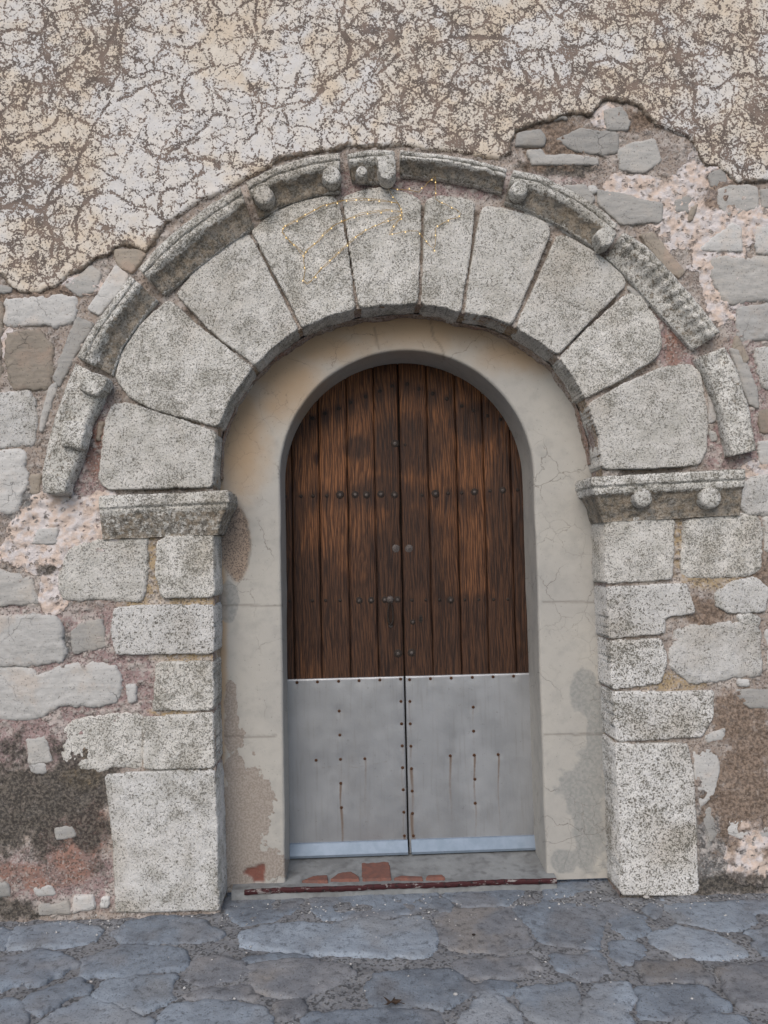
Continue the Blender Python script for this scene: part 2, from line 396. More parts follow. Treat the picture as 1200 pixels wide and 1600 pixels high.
def mat_plaster():
    b = NB('smooth_cement_plaster')
    n = b.noise(1.8, 4, .6); f = b.noise(14, 5, .65)
    col = b.mix(b.rng(n, .35, .65), (0.46, 0.438, 0.395), (0.42, 0.402, 0.37))
    col = b.mix(b.math('MULTIPLY', b.rng(f, .45, .7), .5), col, (0.345, 0.335, 0.31))
    col = b.mix(b.math('MULTIPLY', b.attr('warm'), .9), col, (0.43, 0.305, 0.19))
    col = b.mix(b.math('MULTIPLY', b.rng(b.math('ADD', b.attr('damp'), b.math('MULTIPLY', b.math('SUBTRACT', b.noise(30, 5, .7), .5), 1.6)), .3, .9), .62), col, b.mix(b.rng(b.noise(60, 3), .4, .6), (0.21, 0.225, 0.22), (0.29, 0.29, 0.28)))
    peel = b.rng(b.math('ADD', b.attr('peel'), b.math('MULTIPLY', b.math('SUBTRACT', b.noise(60, 4, .7), .5), 1.3)), .42, .6)
    col = b.mix(b.math('MULTIPLY', peel, .75), col, b.mix(b.rng(b.noise(110, 3), .4, .6), (0.24, 0.19, 0.155), (0.34, 0.29, 0.25)))
    rg = b.attr('rough_patch')
    col = b.mix(rg, col, b.mix(b.speck(140, .53, .04), (0.40, 0.31, 0.24), (0.20, 0.155, 0.125)))
    col = b.mix(b.attr('brick'), col, (0.20, 0.085, 0.065))
    ck = b.math('SUBTRACT', 1.0, b.rng(b.voro(4.5, 'DISTANCE_TO_EDGE', vec=b.warp(10, .10, 4)), .0, .010))
    ck = b.math('MULTIPLY', ck, b.rng(b.noise(2.6, 2), .46, .56))
    ck2 = b.math('MULTIPLY', b.math('SUBTRACT', 1.0, b.rng(b.voro(11, 'DISTANCE_TO_EDGE', vec=b.warp(12, .07, 4)), .0, .014)), b.rng(b.noise(3.1, 2), .52, .6))
    ck = b.math('MAXIMUM', ck, b.math('MULTIPLY', ck2, .7)); ck = b.math('MAXIMUM', ck, b.attr('crk'))
    col = b.mix(b.math('MULTIPLY', ck, .55), col, (0.13, 0.11, 0.09))
    sp = b.speck(90, .68, .02, 3); col = b.mix(b.math('MULTIPLY', sp, .4), col, (0.15, 0.14, 0.12))
    h = b.math('SUBTRACT', b.math('ADD', b.math('MULTIPLY', b.noise(20, 5, .6), .35), b.math('MULTIPLY', b.noise(140, 3), .12)), b.math('MULTIPLY', ck, .25))
    h = b.math('ADD', h, b.math('MULTIPLY', b.math('MAXIMUM', rg, peel), b.math('MULTIPLY', b.noise(120, 3, .7), .6)))
    return b.fin(col, .8, b.bump(h, .004, .9))
PLASTER = mat_plaster()

def mat_wood():
    b = NB('old_pine_plank')
    off = b.vm('SCALE', (13.7, 7.1, 29.3), scale=b.rnd())
    p = b.vm('ADD', b.pos, off)
    wv = b.noise(3.0, 3, .5, vec=p, color=True)
    pw = b.vm('ADD', b.vm('MULTIPLY', p, (1, 1, .06)), b.vm('MULTIPLY', b.vm('SUBTRACT', wv, (.5, .5, .5)), (.030, 0, .004)))
    g1 = b.noise(125, 4, .68, vec=pw)          # long fibres
    g2 = b.noise(240, 3, .6, vec=b.vm('MULTIPLY', p, (1, 1, .03)))
    # growth rings cut into tall arches
    wt = b.t.nodes.new('ShaderNodeTexWave'); wt.wave_type = 'RINGS'; wt.rings_direction = 'Y'
    rv = b.vm('ADD', b.vm('MULTIPLY', p, (9.0, 1, .55)), b.vm('SCALE', b.vm('SUBTRACT', b.noise(2.2, 3, .5, vec=b.vm('MULTIPLY', p, (3, 1, .5)), color=True), (.5, .5, .5)), scale=1.3))
    b.put(wt.inputs['Vector'], rv); wt.inputs['Scale'].default_value = 2.6; wt.inputs['Distortion'].default_value = 1.2; wt.inputs['Detail'].default_value = 2
    ring = wt.outputs['Fac']
    base = b.mix(b.rng(g1, .34, .66), (0.055, 0.024, 0.012), (0.25, 0.108, 0.047))
    base = b.mix(b.math('MULTIPLY', b.rng(ring, .55, .9), .7), base, (0.040, 0.016, 0.009))
    base = b.mix(b.math('MULTIPLY', b.rng(g2, .55, .7), .5), base, (0.24, 0.115, 0.055))
    tint = b.math('MULTIPLY_ADD', b.rnd(), .45, .78); base = b.mix(1.0, base, b.vm('SCALE', (1, 1, 1), scale=tint), 'MULTIPLY')
    kd = b.voro(3.0, vec=b.vm('MULTIPLY', p, (1.6, 1, .9)))
    knot = b.rng(kd, .05, .13, 1, 0); base = b.mix(b.math('MULTIPLY', knot, .8), base, (0.03, 0.013, 0.008))
    st = b.rng(b.math('ADD', b.attr('stain'), b.math('MULTIPLY', b.math('SUBTRACT', b.noise(14, 5, .7, vec=b.vm('MULTIPLY', p, (2.2, 1, .22))), .5), 1.1)), .05, 1.05)
    base = b.mix(b.math('MULTIPLY', st, .82), base, b.mix(b.rng(g1, .4, .6), (0.020, 0.012, 0.010), (0.055, 0.029, 0.019)))
    h = b.math('ADD', b.math('MULTIPLY', g1, .8), b.math('MULTIPLY', g2, .5)); h = b.math('SUBTRACT', h, b.math('MULTIPLY', ring, .35))
    return b.fin(base, b.rng(g1, .3, .7, .5, .72), b.bump(h, .0035, .9))
WOOD = mat_wood()
def mat_sheet():
    b = NB('galvanised_sheet')
    n = b.noise(2.5, 3, .5); v = b.noise(20, 3, .6, vec=b.vm('MULTIPLY', b.pos, (4, 1, .25)))
    col = b.mix(b.rng(n, .35, .65), (0.43, 0.44, 0.455), (0.38, 0.39, 0.405))
    col = b.mix(b.math('MULTIPLY', b.rng(v, .5, .75), .3), col, (0.28, 0.27, 0.26))
    dr = b.rng(b.math('ADD', b.attr('drip'), b.math('MULTIPLY', b.math('SUBTRACT', b.noise(50, 3, .6), .5), .35)), .12, .8)
    sm = b.math('MULTIPLY', b.rng(b.noise(8, 5, .7, vec=b.vm('MULTIPLY', b.pos, (1, 1, .6))), .5, .68), .14); col = b.mix(sm, col, (0.30, 0.275, 0.25))
    col = b.mix(b.math('MULTIPLY', dr, .85), col, (0.13, 0.085, 0.055))
    col = b.mix(b.math('MULTIPLY', b.speck(60, .70, .02), .4), col, (0.2, 0.19, 0.18))
    h = b.math('ADD', b.math('MULTIPLY', b.noise(4, 2), .5), b.math('MULTIPLY', b.noise(90, 2), .03))
    return b.fin(col, b.rng(b.noise(6, 5, .65), .3, .7, .34, .52), b.bump(h, .010, .8), b.math('MULTIPLY_ADD', dr, -.6, .65))
SHEET = mat_sheet()
def mat_simple(name, a, c, sc=40, rough=.6, metal=0.0, bump=.001):
    b = NB(name); n = b.noise(sc, 4, .65)
    return b.fin(b.mix(b.rng(n, .35, .65), a, c), rough, b.bump(n, bump, .8), metal)
STRIP = mat_simple('aluminium_strip', (0.24, 0.29, 0.36), (0.20, 0.25, 0.31), 12, .5, .6)
IRON = mat_simple('dark_iron', (0.022, 0.017, 0.015), (0.050, 0.037, 0.030), 160, .75, .2)
IRONL = mat_simple('worn_iron', (0.065, 0.055, 0.052), (0.14, 0.12, 0.11), 160, .65, .3)
RUST = mat_simple('rusty_screw', (0.055, 0.026, 0.015), (0.10, 0.045, 0.022), 200, .8, .2)
BLACK = mat_simple('keyhole_black', (0.006, 0.006, 0.006), (0.01, 0.01, 0.01))
TERRA = mat_simple('terracotta', (0.22, 0.10, 0.075), (0.16, 0.085, 0.07), 30, .8, 0, .003)
def mat_cement():
    b = NB('sill_cement')
    n = b.noise(7, 5, .65); col = b.mix(b.rng(n, .35, .65), (0.27, 0.28, 0.28), (0.19, 0.195, 0.195))
    col = b.mix(b.math('MULTIPLY', b.rng(b.noise(18, 4), .5, .7), .6), col, (0.12, 0.12, 0.12))
    return b.fin(col, .8, b.bump(b.noise(40, 5, .7), .004, .8))
CEMENT = mat_cement()
def mat_maroon():
    b = NB('flaking_maroon_paint')
    s = b.rng(b.noise(26, 4, .7, vec=b.vm('MULTIPLY', b.pos, (.6, 1, 1.4))), .56, .60)
    s2 = b.rng(b.noise(45, 4, .7), .55, .6)
    col = b.mix(s2, (0.060, 0.018, 0.020), (0.02, 0.014, 0.014)); col = b.mix(s, col, (0.26, 0.23, 0.22))
    return b.fin(col, .7, b.bump(b.noise(60, 4), .003, .8))
MAROON = mat_maroon()
def mat_flag(name, A, B, C):
    b = NB(name)
    n = b.noise(5, 5, .65); f = b.noise(30, 5, .7)
    col = b.mix(b.rng(n, .35, .65), A, B)
    col = b.mix(b.math('MULTIPLY', b.rng(b.noise(3.2, 3), .48, .62), .55), col, C)
    tint = b.math('MULTIPLY_ADD', b.rnd(), .45, 1.35); col = b.mix(1.0, col, b.vm('SCALE', (1, 1, 1), scale=tint), 'MULTIPLY')
    col = b.mix(b.math('MULTIPLY', b.rng(f, .5, .68), .35), col, (0.30, 0.32, 0.34))
    col = b.mix(b.math('MULTIPLY', b.rng(f, .47, .34), .5), col, (0.05, 0.052, 0.055))
    col = b.mix(b.math('MULTIPLY', b.speck(130, .62, .02, 3), .55), col, (0.05, 0.045, 0.04))
    h = b.math('ADD', b.math('MULTIPLY', f, 1.0), b.math('MULTIPLY', b.noise(110, 4, .7), .5))
    return b.fin(col, .72, b.bump(h, .006, .9))
FLAG = mat_flag('blue_grey_flagstone', (0.16, 0.185, 0.215), (0.115, 0.13, 0.15), (0.14, 0.135, 0.135))
FLAGL = mat_flag('pale_flagstone', (0.21, 0.24, 0.275), (0.16, 0.18, 0.205), (0.18, 0.18, 0.18))
FLAGB = mat_flag('brown_flagstone', (0.15, 0.15, 0.155), (0.11, 0.115, 0.125), (0.17, 0.15, 0.13))
def mat_groundbed():
    b = NB('paving_mortar')
    n = b.noise(7, 5, .65); f = b.noise(60, 4, .7)
    col = b.mix(b.rng(n, .35, .65), (0.29, 0.295, 0.305), (0.195, 0.20, 0.21))
    col = b.mix(b.rng(f, .52, .68), col, (0.17, 0.165, 0.16))
    g = b.voro(110, out='Color'); sep = b.t.nodes.new('ShaderNodeSeparateColor'); b.put(sep.inputs[0], g)
    col = b.mix(b.math('MULTIPLY', b.rng(sep.outputs[0], .78, .84), .5), col, (0.26, 0.25, 0.24))
    col = b.mix(b.math('MULTIPLY', b.rng(sep.outputs[1], .7, .76), .6), col, (0.03, 0.03, 0.03))
    st = b.attr('stone'); sc = b.mix(b.attr('tone'), (0.10, 0.108, 0.118), (0.20, 0.205, 0.215))
    sc = b.mix(b.math('MULTIPLY', b.rng(f, .45, .65), .4), sc, (0.07, 0.072, 0.075))
    col = b.mix(st, col, sc)
    h = b.math('ADD', f, b.math('MULTIPLY', b.noise(170, 3, .7), .5))
    return b.fin(col, .85, b.bump(h, .007, 1.0))
GBED = mat_groundbed()

# ------------------------------------------------------------------ shapes of the doorway
CX, SPR = 0.243, 1.960               # centre and springing height of the arch
RIN = 0.617                          # half width of the plastered opening
def topx(pts, Y): return [tuple(P(x, y, Y)[[0, 2]]) for x, y in pts]
INNER = [(348, 1465), (343, 1424), (340, 1320), (337, 1204), (335, 1110), (334.5, 1000), (334, 830), (334, 765), (339, 673), (362, 622), (396, 574), (430, 541), (468, 514), (510, 496), (556, 483), (600, 478), (655, 475), (690, 480), (722, 490), (765, 497), (802, 511),
         (838, 532), (871, 557), (896, 590), (915, 624), (932, 680), (941, 734), (945, 810), (948, 917), (953, 1001), (958, 1080), (962, 1160), (968, 1280), (970, 1400), (972, 1440)]
_p = np.array(topx(INNER, -.012)); _q = []
for _a, _b in zip(_p[:-1], _p[1:]):
    _k = max(1, int(np.linalg.norm(_b-_a)/.02))
    for _j in range(_k): _q.append(_a+(_b-_a)*_j/_k)
_q.append(_p[-1]); _q = np.array(_q)
for _ in range(2): _q[1:-1] = (_q[:-2]+2*_q[1:-1]+_q[2:])/4
_t = np.gradient(_q, axis=0); _t /= np.linalg.norm(_t, axis=1)[:, None]
_n = np.stack([-_t[:, 1], _t[:, 0]], 1)              # points away from the opening
REV = _q+_n*.007
DOORCUT = [tuple(v) for v in REV]

def stone(name, poly, mat, parent, Y0=0.0, depth=0.06, bevel=0.018, bev_d=0.014, bulge=0.004, amp=0.004, h=0.006,
          edge=0.005, seed=1, plane='wall', z0=0.0, world=False, rc=.016, grow=0.0, rag=0.0, extra=None, label=None):
    """one weathered block: outline from the photograph, put at its own depth, with rounded arrises, uneven face and real sides"""
    if world: pl = np.array(poly, float)
    elif plane == 'wall': pl = np.array(topx(poly, Y0))
    else: pl = np.array([tuple(G(x, y, z0)[:2]) for x, y in poly])
    pl = rcorner(pl, rc)
    mn = pl.min(0)-4*h-grow-rag; mx = pl.max(0)+4*h+grow+rag
    u = np.arange(mn[0], mx[0], h); v = np.arange(mn[1], mx[1], h)
    U, V = np.meshgrid(u, v, indexing='ij')
    s = sdist(pl, U, V)+grow+edge*fbm(U*28, V*28, seed, 3)+edge*.5*fbm(U*90, V*90, seed+5, 2)+rag*fbm(U*11, V*11, seed+6, 4, .6)
    gu, gv = np.gradient(s, h, h); gl = np.hypot(gu, gv)+1e-6; gl = np.maximum(gl, .5)
    o = s < 0
    k = np.where(o, -s/gl**2, 0)
    U2 = U+gu*k; V2 = V+gv*k
    t = np.clip(s/bevel, 0, 1)
    rad = bev_d*(1-np.sqrt(np.clip(1-(1-t)**2, 0, 1)))
    mxs = max(s.max(), 1e-3)
    H = rad - bulge*np.clip(s/mxs, 0, 1)**.6 + amp*fbm(U*7, V*7, seed+9, 4, .55) + amp*.35*fbm(U*45, V*45, seed+3, 3)*np.minimum(1, t+.3)
    if extra is not None: H = H+extra(U, V, s)
    D = np.where(o, depth, H)
    F = quads(*U.shape); sf = s.ravel()
    keep = sf[F].max(1) > 0
    F = F[keep]
    if plane == 'wall': W = np.stack([U2, Y0+D, V2], -1).reshape(-1, 3)
    else: W = np.stack([U2, V2, z0-D], -1).reshape(-1, 3); F = F[:, ::-1]
    W, F, at = compact(W, F, {'dirt': np.zeros(U.shape)})
    ob = mesh_obj(name, W, F, mat, parent)
    if label: ob['label'] = label
    return ob

# ------------------------------------------------------------------ church wall
wall = empty('church_wall', (0.3, 0.10, 0), 'old church wall of rubble stone and pink mortar under a peeling coat of cracked cream render', 'wall')
STATS = {}
def axis(a, b, h, lo, hi, step):
    m = np.arange(a, b+h*.5, h)
    l = []; x = a; s = h
    while x > lo: s = min(s*1.35, step); x -= s; l.append(x)
    r = []; x = m[-1]; s = h
    while x < hi: s = min(s*1.35, step); x += s; r.append(x)
    return np.concatenate([np.array(l[::-1]), m, np.array(r)])
# outline of the surviving coat of render (picture points on the wall plane)
COAT = [(-1600, 430), (-300, 425), (0, 430), (14, 446), (30, 457), (62, 458), (88, 447), (112, 430), (128, 426), (150, 406), (172, 398), (186, 387), (210, 386), (228, 398),
        (262, 352), (320, 312), (380, 283), (440, 250), (540, 232), (620, 230), (700, 238), (780, 250), (800, 240), (800, 222), (806, 206), (826, 200), (842, 192), (868, 190), (893, 180), (925, 183), (938, 168), (945, 160),
        (960, 159), (985, 163), (1000, 172), (1012, 186), (1030, 200), (1052, 206), (1072, 214), (1086, 232), (1092, 250), (1104, 262), (1122, 262), (1135, 272), (1145, 285), (1165, 288), (1200, 285), (1500, 280), (3000, 300), (3000, -2400), (-1600, -2400)]
COATW = topx(COAT, 0)
def bed():
    xs = np.concatenate([np.arange(-4.2, -1.95, .02), np.arange(-1.95, 2.15, .007), np.arange(2.16, 4.6, .02)]); zs = axis(-0.02, 3.62, 0.007, -.3, 5.2, .4)
    X, Z = np.meshgrid(xs, zs, indexing='ij')
    PX, PY = proj(X, 0.01, Z)
    inn = sdist(DOORCUT, X, Z)
    y = 0.009+0.005*fbm(X*6, Z*6, 3, 4)+0.008*fbm(X*24, Z*24, 4, 4)
    ringd = np.hypot(X-CX, Z-1.95); y = y+.022*ss(.98, 1.02, ringd)*ss(1.30, 1.26, ringd)*ss(1.8, 1.95, Z)
    crust = blobs(PX, PY, [(1105, 330, 80, 100), (1000, 300, 55, 28), (1125, 450, 38, 60), (1090, 300, 40, 60), (110, 815, 95, 48), (60, 850, 65, 45), (85, 930, 25, 38), (130, 448, 40, 14), (55, 468, 40, 10), (1150, 350, 40, 26), (945, 185, 25, 22), (15, 540, 12, 30), (1170, 1330, 40, 55), (1175, 735, 22, 15)], 11)
    crust *= 1-blobs(PX, PY, [(1035, 250, 14, 20)], 31)
    mould = blobs(PX, PY, [(70, 1250, 135, 95), (10, 1270, 90, 80), (130, 1200, 70, 45), (150, 1290, 30, 60), (75, 890, 24, 12), (20, 1420, 70, 20), (880, 262, 70, 14), (1140, 1380, 90, 18), (995, 1400, 60, 8), (1165, 1000, 12, 26), (1010, 180, 18, 14), (300, 840, 40, 7)], 12, .75, .03, .55)
    brown = blobs(PX, PY, [(1165, 1215, 60, 110), (1150, 1120, 50, 45), (1090, 955, 40, 22), (1160, 1250, 60, 60), (60, 460, 120, 14), (1000, 190, 45, 16), (1130, 300, 35, 30), (860, 220, 60, 40), (1185, 900, 30, 50)], 13, .75, .03, .5)
    grey = blobs(PX, PY, [(1140, 1340, 60, 60), (1105, 1300, 20, 100), (1100, 240, 20, 30), (100, 1010, 30, 30), (40, 790, 30, 40)], 14)
    red = blobs(PX, PY, [(110, 1330, 50, 55), (50, 1368, 80, 22), (150, 1290, 20, 40), (1055, 535, 18, 45), (148, 700, 16, 55)], 15, .4)
    pink = blobs(PX, PY, [(90, 1050, 230, 110), (60, 1150, 180, 50), (230, 1060, 60, 60), (145, 720, 40, 120), (660, 290, 260, 22), (1060, 540, 40, 70), (1160, 620, 40, 120), (1120, 700, 25, 40), (110, 1370, 110, 50), (1150, 480, 26, 50), (1190, 700, 30, 60), (5, 1130, 60, 80)], 16, .35)
    ochre = blobs(PX, PY, [(237, 890, 16, 60), (270, 942, 80, 14), (290, 1028, 60, 9), (1050, 1065, 60, 16), (150, 1170, 20, 30), (270, 1112, 40, 7), (1060, 850, 9, 50), (130, 1215, 30, 16), (1110, 900, 60, 20)], 17, .3)
    fl = blobs(PX, PY, [(85, 1260, 130, 130), (1160, 1220, 80, 140), (1130, 1340, 70, 70), (1100, 920, 50, 30)], 18, .2)
    # the masonry goes on to both sides of the picture
    off = np.clip(np.maximum(-72-PX, PX-1276)/6, 0, 1)
    row = np.floor(Z*4.6+.15*fbm(X*1.5, Z*2, 25, 2)); h1, h2, hid = worley(X*2.7+.25*fbm(X*6, Z*6, 26, 3)+_h(row, row*0, 3), Z*4.6+.18*fbm(X*5, Z*5, 27, 3), 28, .55)
    big = ss(.06, .16, h2-h1+.05*fbm(X*25, Z*25, 29, 3))*off; y = y-.014*big-.004*big*fbm(X*14, Z*14, 30, 3)
    f1, f2, cid = worley(X*34+fbm(X*20, Z*20, 5)*.8, Z*40, 21)
    pk = (1-big)*ss(.62, .7, cid)*ss(.48, .32, f1)*(1-crust*.7)*(1-fl*.8)
    g1, g2, gid = worley(X*90+9, Z*90, 22)
    pk2 = (1-big)*ss(.80, .84, gid)*ss(.45, .3, g1)*(1-fl*.6)
    y = y-pk*.007-pk2*.003-crust*(.006+.008*fbm(X*40, Z*40, 31, 2))-fl*.008+mould*.002*fbm(X*60, Z*60, 8, 2)
    peb = np.maximum(pk, pk2)*(1-mould*.5)
    F = quads(*X.shape); sf = inn.ravel(); F = F[sf[F].max(1) < .006]
    cf = sdist(COATW, X, Z).ravel(); F = F[cf[F].min(1) < .09]
    at = dict(block=big, blocktone=hid, ring=ss(.98, 1.02, ringd)*ss(1.30, 1.26, ringd)*ss(1.8, 1.95, Z), crust=crust, mould=mould, brown=brown, grey=grey, red=red, pink=pink, ochre=ochre, peb=peb, tone=_h(np.floor(cid*997), np.floor(gid*991), 5))
    W = np.stack([X, y, Z], -1).reshape(-1, 3)
    W, F, at = compact(W, F, at)
    mesh_obj('mortar_bed', W, F, BED, wall, at)
bed()
CRACKS = [[(72, 0), (66, 22), (75, 38), (60, 55), (30, 50), (0, 52)], [(183, 0), (186, 30), (178, 52), (172, 75), (160, 92), (165, 108)],
          [(182, 98), (188, 115), (170, 150), (172, 165), (150, 190), (145, 210), (130, 245), (120, 262), (100, 285), (80, 310), (70, 345), (85, 375), (84, 400)],
          [(186, 160), (210, 152), (222, 140), (250, 128)], [(295, 118), (320, 110), (338, 106), (330, 92), (328, 78)], [(295, 118), (285, 140), (290, 165), (262, 180)],
          [(320, 125), (332, 160), (335, 180), (318, 205), (290, 225), (265, 240), (258, 255)], [(335, 180), (355, 184)], [(258, 252), (320, 250), (345, 262)],
          [(385, 128), (400, 150), (412, 165), (408, 190), (400, 210), (380, 225)], [(412, 165), (440, 172), (465, 162), (490, 160)], [(440, 172), (450, 190), (450, 210)],
          [(390, 100), (395, 80), (402, 60), (400, 40), (405, 0)], [(440, 172), (462, 145), (465, 120), (480, 95)], [(230, 205), (228, 235), (262, 258)],
          [(0, 200), (20, 225), (55, 215), (85, 200), (95, 175), (120, 190), (150, 200)], [(575, 250), (590, 220), (560, 190), (600, 150), (590, 120), (620, 90)],
          [(700, 62), (760, 60), (800, 68), (815, 85), (855, 78), (862, 95), (866, 115), (870, 135)], [(815, 85), (812, 110), (830, 130)], [(900, 165), (905, 130), (925, 100), (960, 95), (985, 110)],
          [(1060, 60), (1055, 100), (1075, 130), (1120, 140), (1150, 120), (1200, 125)], [(540, 0), (530, 40), (550, 75), (540, 110), (510, 130), (490, 160)], [(120, 380), (122, 340), (140, 310), (175, 300), (200, 320), (240, 330), (262, 352)],
          [(0, 330), (30, 315), (60, 330), (90, 320)], [(260, 355), (250, 330), (255, 300), (290, 290), (320, 270)]]
def coat():
    xs = axis(-1.95, 2.15, 0.007, -5, 5.5, .4); zs = axis(2.45, 4.15, 0.007, 2.35, 5.2, .4)
    X, Z = np.meshgrid(xs, zs, indexing='ij')
    PX, PY = proj(X, 0.0, Z)
    s = sdist(COATW, X, Z)+.010*fbm(X*14, Z*14, 41, 4)+.004*fbm(X*70, Z*70, 42, 2)
    gu, gv = np.gradient(s, xs, zs); gl = np.maximum(np.hypot(gu, gv), .5)
    o = s < 0; k = np.where(o, -s/gl**2, 0)
    k = np.clip(k, 0, .03)
    crk = np.zeros(X.shape); WX = PX+6*fbm(PX*.06, PY*.06, 51, 4, .6); WY = PY+6*fbm(PX*.06, PY*.06, 52, 4, .6)
    for c in CRACKS:
        x0 = min(p[0] for p in c)-20; x1 = max(p[0] for p in c)+20; y0 = min(p[1] for p in c)-20; y1 = max(p[1] for p in c)+20
        m = (WX > x0) & (WX < x1) & (WY > y0) & (WY < y1)
        if m.any():
            d = pdist(c, WX[m], WY[m]); crk[m] = np.maximum(crk[m], 1.25*np.clip(1-d/5.5, 0, 1))
    dens = blobs(PX, PY, [(130, 60, 110, 75), (60, 290, 90, 70), (120, 110, 60, 70), (950, 100, 190, 130), (1080, 180, 160, 80), (760, 60, 120, 50), (620, 60, 110, 40), (30, 130, 60, 60), (700, 170, 120, 80), (1150, 60, 90, 60), (40, 400, 70, 40)], 61, .7, .02, .5)
    pale = blobs(PX, PY, [(300, 180, 130, 70), (440, 190, 100, 60), (250, 290, 120, 60), (1120, 130, 30, 50), (835, 75, 45, 40), (955, 80, 35, 35), (420, 110, 60, 30), (320, 340, 60, 50)], 62, .6, .02, .4)
    dens = dens*(1-.6*pale)
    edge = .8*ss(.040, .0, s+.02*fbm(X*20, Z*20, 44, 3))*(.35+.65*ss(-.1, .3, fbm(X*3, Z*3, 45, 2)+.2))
    # coat turns darker brown, unevenly, along its broken edge
    t = np.clip(s/.018, 0, 1)
    y = -0.012+.020*(1-np.sqrt(1-(1-t)**2))+.006*fbm(X*3.5, Z*3.5, 46, 4)+.0035*fbm(X*22, Z*22, 47, 3)+crk*.0015
    y = np.where(o, .045, y)
    W = np.stack([X+gu*k, y, Z+gv*k], -1).reshape(-1, 3)
    F = quads(*X.shape); sf = s.ravel(); F = F[sf[F].max(1) > 0]
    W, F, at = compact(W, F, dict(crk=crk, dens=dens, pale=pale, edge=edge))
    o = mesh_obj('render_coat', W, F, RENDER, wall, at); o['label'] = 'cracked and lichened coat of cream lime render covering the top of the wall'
coat()
